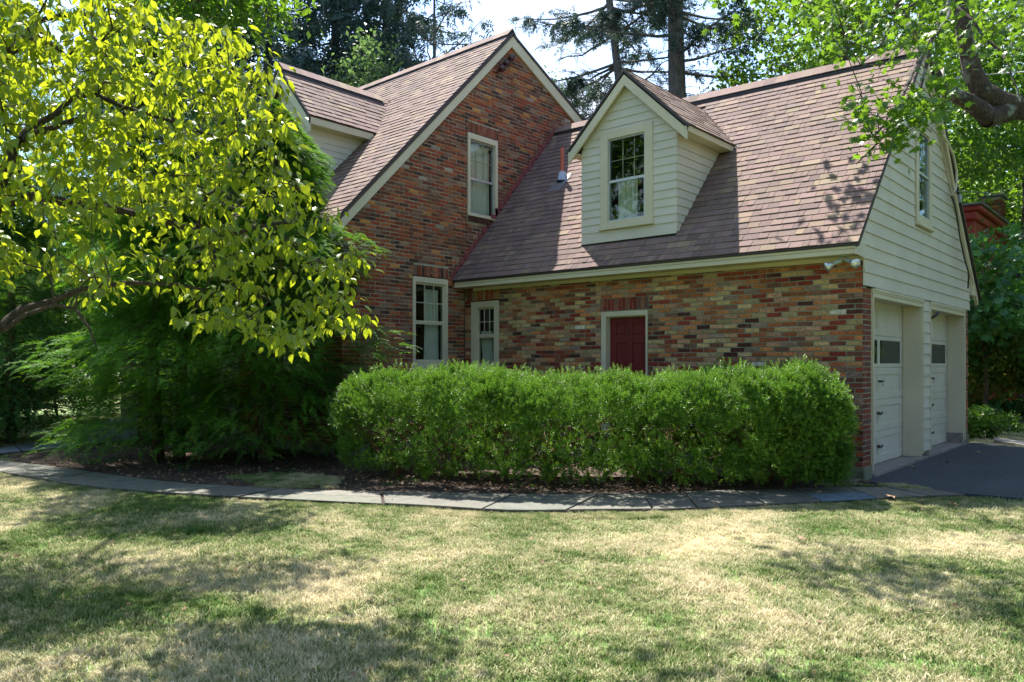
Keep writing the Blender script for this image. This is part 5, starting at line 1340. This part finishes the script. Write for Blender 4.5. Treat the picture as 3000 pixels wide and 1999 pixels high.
def broadleaf(name, base, H, crown_c, crown_r, ntg, nleaf, lsz, mat, label, seed, trunk=.2, T_=T_DI, bark=None, spread=.45, starts=None, tip=.006, shape=None, cat='tree', droop=-.3, group=None, step=.5, hole=.0):
    global rng
    old = rng; rng = np.random.default_rng(seed); base = np.array(base, float); th = thing(name, tuple(base), label, cat, group)
    C_ = np.array(crown_c, float); R_ = np.array(crown_r, float)
    t = rdir(ntg * 3) * (rng.random((ntg * 3, 1)) ** .42); t = C_ + t * R_
    if hole:
        m = np.sin(t[:, 0] * 1.3 / lsz * .12 + seed) * np.sin(t[:, 1] * 1.1 / lsz * .12) * np.sin(t[:, 2] * 1.7 / lsz * .12 + 1); t = t[m < hole]
    t = t[:ntg]
    if shape is not None: t = t[shape(t)]
    top = C_ + (0, 0, R_[2] * .55)
    st_ = starts or [[(base, trunk), (base + (C_ - base) * .35 + rng.normal(0, .1, 3), trunk * .75), (C_ - (0, 0, R_[2] * .35), trunk * .5), (top, trunk * .15)]]
    A, par, rad = grow(st_, t, step, tip, .3, .10, .05, .48); branches('trunk', A, par, rad, bark or M['bark'], th, 0, 6)
    k = nleaf // max(1, len(t)); pos = np.repeat(t, k, 0) + rng.normal(0, spread * .42, (len(t) * k, 3)) * (1, 1, .7); n = len(pos)
    d = norm(rng.normal(0, 1, (n, 3)) + (0, 0, droop)); s = rng.uniform(lsz * .75, lsz * 1.25, n)
    leafobj('leaves', *T_, pos, d, norm(rng.normal(0, .55, (n, 3)) + (0, 0, 1.)), np.stack([s] * 3, 1), mat, th, kind='stuff'); rng = old
    return th
# light birch-like tree just behind the roof valley
broadleaf('young_tree', gpos(1085, 21), 9.5, (*gpos(1085, 21)[:2], 8.3), (1.25, 1.25, 2.1), 150, 5200, .14, M['birch'], 'small pale silvery-green tree rising behind the valley where the two roofs meet', 51, .07, spread=.5)
broadleaf('young_tree', gpos(1590, 30), 13, (*gpos(1590, 30)[:2], 10.2), (1.2, 1.2, 2.6), 90, 1800, .18, M['birch'], 'thin wispy tree top against the cloud right of the brick gable peak', 52, .08, spread=.6)
# maples behind the garage ridge
mc = gpos(2470, 21)
broadleaf('maple_tree', mc, 16, (mc[0], mc[1], 11.2), (3.6, 3.6, 4.6), 330, 13000, .17, M['maple'], 'broad maple crown filling the sky behind the garage roof ridge', 53, .28, spread=.75, hole=.10)
mc = gpos(2700, 26)
broadleaf('maple_tree', mc, 19, (mc[0], mc[1], 12.8), (4.4, 4.4, 6.0), 380, 14000, .21, M['maple'], 'tall maple behind the service mast at the right end of the garage', 54, .3, spread=.9, hole=.12)
mc = gpos(3010, 27)
broadleaf('maple_tree', mc, 17, (mc[0], mc[1], 9.5), (4.6, 4.6, 6.5), 400, 16000, .20, M['maple'], 'spreading maple beyond the red house chimney', 55, .3, spread=.9, bark=M['bark_maple'], hole=.12)
mc = gpos(2820, 40)
broadleaf('maple_tree', mc, 18, (mc[0], mc[1], 9.5), (6, 6, 7.5), 420, 15000, .34, M['maple'], 'distant maple filling the gap behind the red house', 56, .3, spread=1.3)
mc = gpos(3250, 34)
broadleaf('maple_tree', mc, 18, (mc[0], mc[1], 9), (6, 6, 7.5), 420, 13000, .32, M['maple'], 'distant maple at the right edge behind the shrubs', 57, .3, spread=1.2)
# the near maple with the big crooked limb
mb_ = gpos(3420, 13.2); fk = at(3300, 420, 13.2)
mst = [[(np.array(mb_), .42), (np.array(mb_) * .3 + fk * .7, .36), (fk, .34)],
       px_line([(3300, 420), (3080, 330), (2990, 318), (2930, 300), (2880, 270), (2850, 215), (2835, 150), (2820, 60), (2800, -120), (2760, -320)], 13.2, 12.6, .23, .08),
       px_line([(2960, 325), (2900, 345), (2870, 320), (2800, 282), (2768, 262), (2745, 225), (2700, 140), (2640, 40), (2600, -80)], 13.0, 12.2, .17, .04),
       px_line([(3300, 420), (3200, 150), (3000, -200), (2800, -400)], 13.2, 10.5, .24, .08),
       px_line([(3200, 150), (2990, -60), (2800, -110), (2780, 40), (2690, 180), (2640, 300), (2560, 400)], 12.8, 7.2, .05, .007),
       px_line([(2990, -60), (2800, -60), (2780, 10), (2740, 90), (2715, 190), (2690, 280), (2640, 360), (2560, 430), (2510, 480)], 8.4, 7.2, .03, .006),
       px_line([(3200, 150), (3100, -80), (2790, 10), (2850, 60), (2930, 150), (2965, 230), (2990, 300)], 9.5, 7.8, .03, .006),
       px_line([(2800, -60), (2650, 30), (2600, 100), (2570, 150), (2520, 190)], 8.2, 7.8, .018, .005)]
maple = thing('maple_tree', mb_, 'old maple with a thick crooked lichened limb and leafy sprays hanging over the garage roof', 'tree')
tg = []
menv = [(2380, -80), (3080, -80), (3080, 440), (2960, 400), (2900, 200), (2760, 240), (2720, 300), (2660, 340), (2600, 330), (2560, 260), (2500, 200), (2430, 150), (2360, 60)]
menv2 = [(2490, 250), (2530, 260), (2560, 330), (2660, 300), (2720, 210), (2780, 250), (2760, 330), (2650, 420), (2600, 445), (2560, 385), (2545, 410), (2520, 395), (2482, 330)]
while len(tg) < 105:
    u_, v_ = rng.uniform(2360, 3080), rng.uniform(-80, 450)
    if inpoly(np.array([(u_, v_)]), menv)[0] and rng.random() < (.9 if v_ < 150 else .22): tg.append(at(u_, v_, rng.uniform(7.0, 8.6)))
while len(tg) < 165:
    u_, v_ = rng.uniform(2480, 2790), rng.uniform(200, 450)
    if inpoly(np.array([(u_, v_)]), menv2)[0]: tg.append(at(u_, v_, rng.uniform(6.9, 7.6)))
tn = len(tg)
for i in range(360):
    u_, v_ = rng.uniform(2100, 3900), rng.uniform(-1500, -80); tg.append(at(u_, v_, rng.uniform(7.5, 13.5)))
for i in range(60): tg.append(at(rng.uniform(3080, 3700), rng.uniform(-80, 700), rng.uniform(9, 13)))
for i in range(40): tg.append(at(rng.uniform(2740, 3050), rng.uniform(-60, 130), rng.uniform(12.5, 14.5)))
tg += shade_pts([(2210, 1600), (2500, 1610), (2700, 1640), (3050, 1720), (3100, 1840), (2800, 1790), (2450, 1690)], 52, 6.5, 8.0, 5) + shade_pts([(2560, 1470), (3300, 1490), (3300, 1560), (2700, 1500)], 30, 6, 8, 6) + shade_pts([(1900, 1960), (2250, 1930), (2500, 2050), (1900, 2080)], 14, 6.5, 7.5, 7)
tg = np.array(tg); A, par, rad = grow(mst, tg, .22, .0035, .3, .09, .04, .45); branches('trunk', A, par, rad, M['bark_maple'], maple, 0, 8)
k = 8; pos = np.repeat(tg, k, 0) + rng.normal(0, .10, (len(tg) * k, 3)); n = len(pos)
big = np.repeat(np.arange(len(tg)) >= tn, k); pos[big] += rng.normal(0, .2, (big.sum(), 3))
d = norm(rng.normal(0, .8, (n, 3)) + (0, 0, -.55)); s = rng.uniform(.06, .105, n) * np.where(big, 1.5, 1)
leafobj('leaves', *T_MA, pos, d, norm(rng.normal(0, .5, (n, 3)) + (0, 0, 1.)), np.stack([s] * 3, 1), M['maple'], maple, kind='stuff')

ovt = (shade_pts([(520, 1850), (980, 1800), (1180, 1870), (1320, 1960), (1290, 2060), (620, 2060)], 34, 5.2, 6.4, 2)
       + shade_pts([(-200, 1600), (100, 1620), (480, 1650), (850, 1615), (1080, 1660), (880, 1725), (520, 1740), (300, 1830), (-200, 1900)], 70, 6.2, 8.0, 11)
       + shade_pts([(130, 1450), (300, 1440), (620, 1478), (900, 1500), (760, 1550), (400, 1560), (160, 1520)], 120, 6.2, 7.6, 3))
ob = (-14.5, .2, 0); oak = thing('oak_tree', ob, 'spreading tree whose high crown stands above and left of the frame and shades the lawn', 'tree')
ost = [[(np.array(ob), .30), (np.array((-14.2, .8, 3.2)), .24), (np.array((-13.2, 1.9, 6.0)), .17), (np.array((-11.6, 3.2, 7.4)), .09), (np.array((-9.2, 4.2, 7.8)), .04)],
       [(np.array((-13.2, 1.9, 6.0)), .12), (np.array((-9.5, 3.2, 6.8)), .05), (np.array((-6.2, 4.2, 5.8)), .02)], [(np.array((-13.8, 1.3, 4.5)), .14), (np.array((-15.5, 2.5, 8)), .07), (np.array((-15, 3, 11)), .03)]]
rr_ = np.random.default_rng(8); ovt += [np.array((-14.5, 2.0, 9.5)) + rr_.normal(0, 1, 3) * (1.6, 1.6, 1.2) for _ in range(60)]
ovt = np.array(ovt); A, par, rad = grow(ost, ovt, .4, .006, .3, .08, .04, .45); branches('trunk', A, par, rad, M['bark'], oak, 0, 7)
pos = np.repeat(ovt, 34, 0) + rng.normal(0, .22, (len(ovt) * 34, 3)); n = len(pos)
leafobj('leaves', *T_DI, pos, norm(rng.normal(0, 1, (n, 3)) + (0, 0, -.3)), norm(rng.normal(0, .5, (n, 3)) + (0, 0, 1.)), np.stack([rng.uniform(.09, .15, n)] * 3, 1), M['maple'], oak, kind='stuff')
# ------------------------------------------------------------------ right-hand planting
sb = gz(2887, 1232)
broadleaf('small_tree', sb, 5, (sb[0] - .1, sb[1], 3.0), (2.4, 2.4, 2.1), 190, 3600, .22, M['broad'], 'young big-leaved tree with a slim reddish trunk growing beyond the driveway', 61, .07, T_MA, spread=.55, bark=M['bark'], step=.3)
for (u_, d_, h_, rr, nl, lab, sd_) in ((2945, 21.5, 3.4, 1.7, 5200, 'tall yellow-green shrub with reddish tips at the right edge', 62), (2860, 23, 3.2, 1.5, 3600, 'shrub with mixed green leaves below the red house windows', 63), (3040, 20, 2.4, 1.6, 3200, 'dense shrub at the far right edge behind the hostas', 64), (2790, 24.5, 3.0, 1.8, 3000, 'shrub hidden mostly by the rear corner of the garage', 65)):
    p = gpos(u_, d_); broadleaf('shrub', p, h_, (p[0], p[1], h_ * .55), (rr, rr, h_ * .5), 120, nl, .13, M['shrub'], lab, sd_, .04, spread=.35, cat='shrub', step=.3)
for (u_, d_, h_, rr, lab, sd_) in ((30, 17.5, 2.6, 1.7, 'dark leafy shrub at the far left edge, beneath the tall hemlocks', 66), (-80, 14.5, 2.2, 1.5, 'shrub cut off by the left edge beyond the back path', 67), (170, 20, 3.0, 1.9, 'shrub glimpsed between the feathery hemlock and the front steps', 68)):
    p = gpos(u_, d_); broadleaf('shrub', p, h_, (p[0], p[1], h_ * .5), (rr, rr, h_ * .5), 130, 4600, .11, M['broad'], lab, sd_, .04, spread=.35, cat='shrub', step=.3)
# hostas
for i, (u_, v_) in enumerate(((2850, 1190), (2912, 1205), (2950, 1195), (2985, 1200), (3020, 1205))):
    r = np.random.default_rng(70 + i); p = gz(u_, 1232); h_ = thing('hosta', (p[0], p[1], 0), ('hosta with large dark leaves behind the slim trunk', 'broad-leaved hosta just right of the slim trunk', 'glossy hosta with round leaves, second right of the slim trunk', 'hosta nearest the right edge of the photograph', 'hosta cut off by the right edge of the photograph')[i], 'hosta', 'hostas along the rear bed')
    n = 26; a = r.uniform(0, 6.28, n); rr = r.uniform(.1, .5, n); P_ = np.c_[p[0] + rr * np.cos(a), p[1] + rr * np.sin(a), r.uniform(.15, .55, n)]
    leafobj('leaves', *T_OV, P_, np.c_[np.cos(a), np.sin(a), r.uniform(-.5, .3, n)], norm(np.c_[r.normal(0, .2, (n, 2)), np.ones(n)]), np.stack([r.uniform(.28, .42, n) * 1.25, r.uniform(.28, .42, n), r.uniform(.28, .42, n)], 1), M['broad'], h_, kind='stuff')
lb = gz(2880, 1285)
broadleaf('low_shrub', (lb[0] - .1, lb[1] + .3, 0), .6, (lb[0] - .1, lb[1] + .3, .28), (.85, .45, .30), 90, 3000, .075, M['yew'], 'low bright green shrub at the back corner of the garage beside the driveway', 75, .02, spread=.16, cat='shrub', step=.1, droop=.6, tip=.003)
# broad-leaved plant between the hedge and the hemlock
pb = gz(985, 1345); r = np.random.default_rng(77); pl_ = thing('broadleaf_plant', (pb[0], pb[1], 0), 'upright plant with large blue-green leaves at the left end of the hedge', 'plant')
mb = MB(); P_, D_ = [], []
for k in range(4):
    top = pb + np.array([r.uniform(-.25, .25), r.uniform(-.15, .15), r.uniform(.45, .85)]); mb.tube([pb, (pb + top) / 2 + (.02, 0, .03), top], [.009, .007, .004], 5, False)
    for j in range(7):
        f = r.uniform(.35, 1); P_.append(pb + (top - pb) * f); a = r.uniform(0, 6.28); D_.append((math.cos(a), math.sin(a), r.uniform(-.35, .6)))
mb.build('stems', M['hem'], pl_); n = len(P_)
leafobj('leaves', *T_OV, np.array(P_), np.array(D_), norm(r.normal(0, .25, (n, 3)) + (0, 0, 1)), np.stack([r.uniform(.14, .22, n)] * 3, 1) * (1.2, 1, 1), M['broad'], pl_, kind='stuff')
mb = MB(); mb.prism([gz(a, b)[:2] for a, b in ((2912, 1297), (3060, 1322), (3060, 1308), (2912, 1288))], -.02, .05, col=(.25, .23, .2)) 
edge = mb.build('stone_edging', M['stone'], label='pale stone edging along the far side of the driveway', category='edging')

# ------------------------------------------------------------------ red neighbouring house
nd = 28.
rh = thing('neighbour_house', tuple(at(2900, 1065, nd) * (1, 1, 0)), 'red painted neighbouring house with a brick chimney, seen past the garage rake', 'house')
def onplane(u_, v_, p0, n_): r_ = ray(u_, v_); return CAM + r_ * (((p0 - CAM) @ n_) / (r_ @ n_))
c0 = at(2942, 900, nd); n_e = np.array([1., 0, 0]); xw = c0[0]; yn = c0[1]
mb = MB(); mb.box(xw - 9, xw, yn - 5.2, yn, 0, 6.25); rw = mb.build('wall', M['redpaint'], rh)
for i in range(9):
    mb = MB(); z = 6.2 - .16 * (i + 1) - .9; mb.box(xw, xw + .02, yn - 5.2, yn, z, z + .15)
    if i < 5: mb.build('siding_board', M['redpaint'], rh)
mb = MB(); mb.box(xw - 9.4, xw + .10, yn - 5.4, yn + .10, 6.0, 6.25); bevel(mb.build('frieze', M['redpaint'], rh), .03)
mb = MB(); mb.box(xw - 9.5, xw + .24, yn - 5.5, yn + .22, 6.25, 6.42); bevel(mb.build('cornice', M['redpaint'], rh), .04)
mb = MB(); mb.box(xw - 9.6, xw + .30, yn - 5.6, yn + .28, 6.421, 6.47); roof = mb.build('roof', M['slate'], rh)
mb = MB(); mb.box(xw + .001, xw + .07, yn - .20, yn + .05, 0, 6.0); mb.build('corner_board', M['redpaint'], rh)
cx0, cx1, cy0, cy1 = xw - .55, xw + .05, yn - .95, yn + .02
mb = MB(); mb.box(cx0 + .02, cx1 - .02, cy0 + .02, cy1 - .02, 6.4, 7.42); ch = mb.build('chimney', M['mortar'], rh)
lst = []
for k in range(13):
    for (O_, U_, N_, a, b) in (((0, cy0, 0), (1, 0, 0), (0, -1, 0), cx0, cx1), ((cx1, 0, 0), (0, 1, 0), (1, 0, 0), cy0, cy1)):
        s = a - (k % 2) * .1
        while s < b:
            p, q = max(s, a) + .006, min(s + .21, b) - .006; s += .21
            if q - p > .04: c = np.array(O_, float) + np.array(U_, float) * (p + q) / 2 + (0, 0, 6.46 + .07 * k); mb = MB(); vv = brick_verts((c, np.array(U_, float), np.array(N_, float), (q - p) / 2, .028, None, None)); link('brick', mesh_np('brick', np.array(vv), np.array(BF), 4, col=np.tile(pick(PAL_M) * .8, (9, 1))), M['brick'], ch)
mb = MB(); mb.box(cx0 - .09, cx1 + .09, cy0 - .09, cy1 + .09, 7.44, 7.50); mb.build('cap', M['slate'], ch)
for (ya, yb) in ((yn - 1.62, yn - .98), (yn - 2.42, yn - 1.78)):
    mb = MB(); mb.box(xw + .02, xw + .09, ya - .08, yb + .08, 4.55, 5.62); w_ = mb.build('window', M['redpaint'], rh)
    mb = MB(); mb.box(xw + .091, xw + .10, ya, yb, 4.62, 5.5); mb.build('pane', M['glass'], w_)
    mb = MB(); mb.box(xw + .101, xw + .115, (ya + yb) / 2 - .015, (ya + yb) / 2 + .015, 4.62, 5.5); mb.build('muntin', M['trim'], w_)
    mb = MB(); mb.box(xw + .101, xw + .115, ya, yb, 5.04, 5.07); mb.build('muntin', M['trim'], w_)
mb = MB(); mb.hexa([(xw - .5, yn + .1, 4.7), (xw + 1.0, yn + .1, 4.6), (xw + 1.0, yn + 2.4, 4.6), (xw - .5, yn + 2.4, 4.7), (xw - .5, yn + .1, 5.15), (xw + 1.0, yn + .1, 4.68), (xw + 1.0, yn + 2.4, 4.68), (xw - .5, yn + 2.4, 5.15)]); mb.build('porch_roof', M['slate'], rh)
mb = MB(); mb.box(xw - .3, xw + .8, yn + .3, yn + 2.2, 0, 4.6); mb.build('porch_wall', M['redpaint'], rh)

# ------------------------------------------------------------------ fixtures on the house
fl = thing('floodlight', (-3.27, 10.14, 2.9), 'twin-bulb floodlight fixed under the garage eave at the corner', 'floodlight')
fb = np.array([-3.30, 10.10, 2.868])
mb = MB(); mb.tube([fb + (0, 0, .035), fb - (0, 0, .015)], [.06, .06], 14); bevel(mb.build('base', M['lampgreen'], fl), .004)
for sg, tgt in ((-1, (-.20, -.10, -.145)), (1, (.17, -.11, -.125))):
    e = fb + np.array(tgt); k1 = fb + np.array([.035 * sg, -.01, -.06]); dirr = norm(e - k1)
    mb = MB(); mb.tube([fb + (.03 * sg, 0, -.01), k1], [.012, .012], 8); mb.tube([k1, k1 + dirr * .09], [.03, .027], 12); s_ = mb.build('socket', M['lampgreen'], fl, kind='stuff')
    mb = MB(); mb.tube([k1 + dirr * .088, k1 + dirr * .12, k1 + dirr * .17, k1 + dirr * .20, k1 + dirr * .207], [.022, .03, .058, .062, .02], 16); mb.build('bulb', M['lampglass'], fl, smooth=True)
ins = thing('insulator_rack', (X1 + .02, 11.2, 7.3), 'dark red iron rack with three porcelain insulators high on the brick gable', 'insulator rack')
a, b = np.array([X1 + .06, 11.15, 7.23]), np.array([X1 + .06, 11.58, 7.68])
mb = MB(); mb.tube([a, b], .018, 8); mb.tube([a, a - (.05, 0, 0)], .012, 6); mb.tube([b, b - (.05, 0, 0)], .012, 6); mb.tube([a + (.09, .01, -.01), b + (.09, .01, -.01)], .009, 6); mb.build('bracket', M['insul'], ins, kind='stuff')
for f in (.18, .5, .82):
    c = a + (b - a) * f + np.array([.05, 0, 0]); dz = norm(b - a); mb = MB(); mb.tube([c - dz * .05, c - dz * .04, c - dz * .012, c + dz * .0, c + dz * .012, c + dz * .04, c + dz * .05], [.025, .062, .066, .03, .066, .062, .025], 12); mb.build('insulator', M['insul'], ins, smooth=True)
def cable(name, pts, r_, mat, label):
    mb = MB(); mb.tube(pts, r_, 6); mb.build(name, mat, None, label=label, category='cable')
cable('service_cable', [onx(2757, 232, XC), onx(2762, 232, XC + .1), at(2850, 222, 14.2), at(2950, 214, 13.4), at(3080, 205, 12.5), at(3500, 120, 10)], .012, M['cablew'], 'twisted bare service cable running right from the garage mast, the upper one')
cable('service_cable', [onx(2792, 570, XC), onx(2800, 562, XC + .1), at(2900, 566, 15), at(3010, 574, 14), at(3500, 560, 10)], .010, M['cable'], 'thin black cable running right from the garage rake, the lower one')
cable('guy_wire', [onx(2735, 258, XC), onx(2745, 250, XC + .05), at(2792, 232, 14.3), at(2850, 222, 14.2)], .008, M['cablew'], 'short bright wire strand joining the gable to the upper service cable')
sc_ = thing('security_camera', tuple(onx(2742, 300, XC)), 'small black security camera under the peak of the garage gable', 'camera')
c = onx(2742, 300, XC); mb = MB(); mb.tube([c - (.1, 0, 0), c], .012, 6); mb.tube([c + (0, -.09, 0), c + (0, -.03, -.02), c + (.0, .06, -.06)], [.03, .04, .045], 10); mb.build('body', M['iron'], sc_, kind='stuff')
# rock and dry leaves on the ground
c = gz(2413, 1400); mb = MB(); mb.hexa([c + (-.16, -.09, -.02), c + (.19, -.07, -.02), c + (.17, .1, -.02), c + (-.13, .1, -.02), c + (-.03, -.02, .085), c + (.02, -.02, .08), c + (.02, .03, .08), c + (-.02, .03, .085)])
rk = mb.build('rock', M['concrete'], label='small pointed grey rock beside the corner of the garage foundation', category='rock'); bevel(rk, .012, 2)
for i, (u_, v_, s_, lab) in enumerate(((2630, 1460, .17, 'large pale dry maple leaf on the grass edge below the garage corner'), (2690, 1466, .09, 'small dry leaf just right of the largest leaf on the grass edge'), (2364, 1582, .10, 'curled dry leaf in the sunny lawn, left of the right-hand shadow'), (1347, 1700, .06, 'small pale leaf in the middle of the lawn'), (2130, 1525, .06, 'small brown leaf close to the path on the sunny lawn'), (2860, 1326, .12, 'dry leaf lying on the asphalt driveway'), (2668, 1368, .10, 'dark curled leaf on the driveway by the first garage door'), (2800, 1480, .09, 'dry leaf in the shaded grass at the driveway edge'))):
    c = gz(u_, v_, .03); r = np.random.default_rng(90 + i); TV = T_MA[0] * (1, 1, 1) + np.c_[np.zeros((17, 2)), r.uniform(-.02, .14, 17)]
    V, F_ = stamp(TV, T_MA[1], c[None], frames(norm(np.array([[r.normal(), r.normal(), .12]])), np.array([[.1, .1, 1.]])), np.array([[s_] * 3]))
    link('dry_leaf', mesh_np('dry_leaf', V, F_, 3, rnd=np.full(16, .95)), M['litter'], label=lab, category='leaf', group='dry leaves lying on the ground')

# ------------------------------------------------------------------ trees all round, seen in the windows and closing the horizon
for i, (x, y, h_, rr) in enumerate(((8, -14, 15, 5), (-3, -20, 17, 6), (-13, -17, 16, 5.5), (-24, -12, 16, 5.5), (-31, -2, 15, 5), (16, -6, 15, 5), (19, 4, 14, 5), (16, 14, 13, 4.5), (14, 24, 15, 5), (7, 31, 16, 5.5), (3.5, 37, 16, 5.5))):
    broadleaf('garden_tree', (x, y, 0), h_, (x, y, h_ * .58), (rr, rr, h_ * .42), 130, 3200, .42, M['maple'], ('tree south of the lawn, second of the four behind the camera', 'tree south of the lawn, straight behind the camera', 'tree south-west of the lawn, behind the dogwood side', 'tree far south-west, fourth behind the camera', 'tree at the far west end of the lawn', 'tree south-east of the driveway, nearest its mouth', 'tree east of the driveway, facing the garage doors', 'tree north-east of the driveway, beyond the shrubs', 'tree north-east of the red house, second from it', 'tree north of the garage, on the far side of the red house', 'northernmost tree beyond the red house')[i], 100 + i, .3, spread=1.3, group='trees round the garden outside the frame', step=.9, tip=.012)
r = np.random.default_rng(200); n = 30000; a = r.uniform(0, 2 * math.pi, n); d_ = r.uniform(44, 58, n); zt = 9 + 3 * np.sin(a * 7) + 2 * np.sin(a * 19 + 1) + 1.2 * np.sin(a * 41)
P_ = np.c_[d_ * np.cos(a), d_ * np.sin(a), zt * r.random(n) ** .7]
leafobj('far_woods', *T_DI, P_, rdir(n, -.3), norm(r.normal(0, .6, (n, 3)) + (0, 0, 1)), np.stack([r.uniform(1.0, 2.0, n)] * 3, 1), M['maple'], None, kind='stuff', label='continuous mass of far woodland behind the gardens', category='woods')
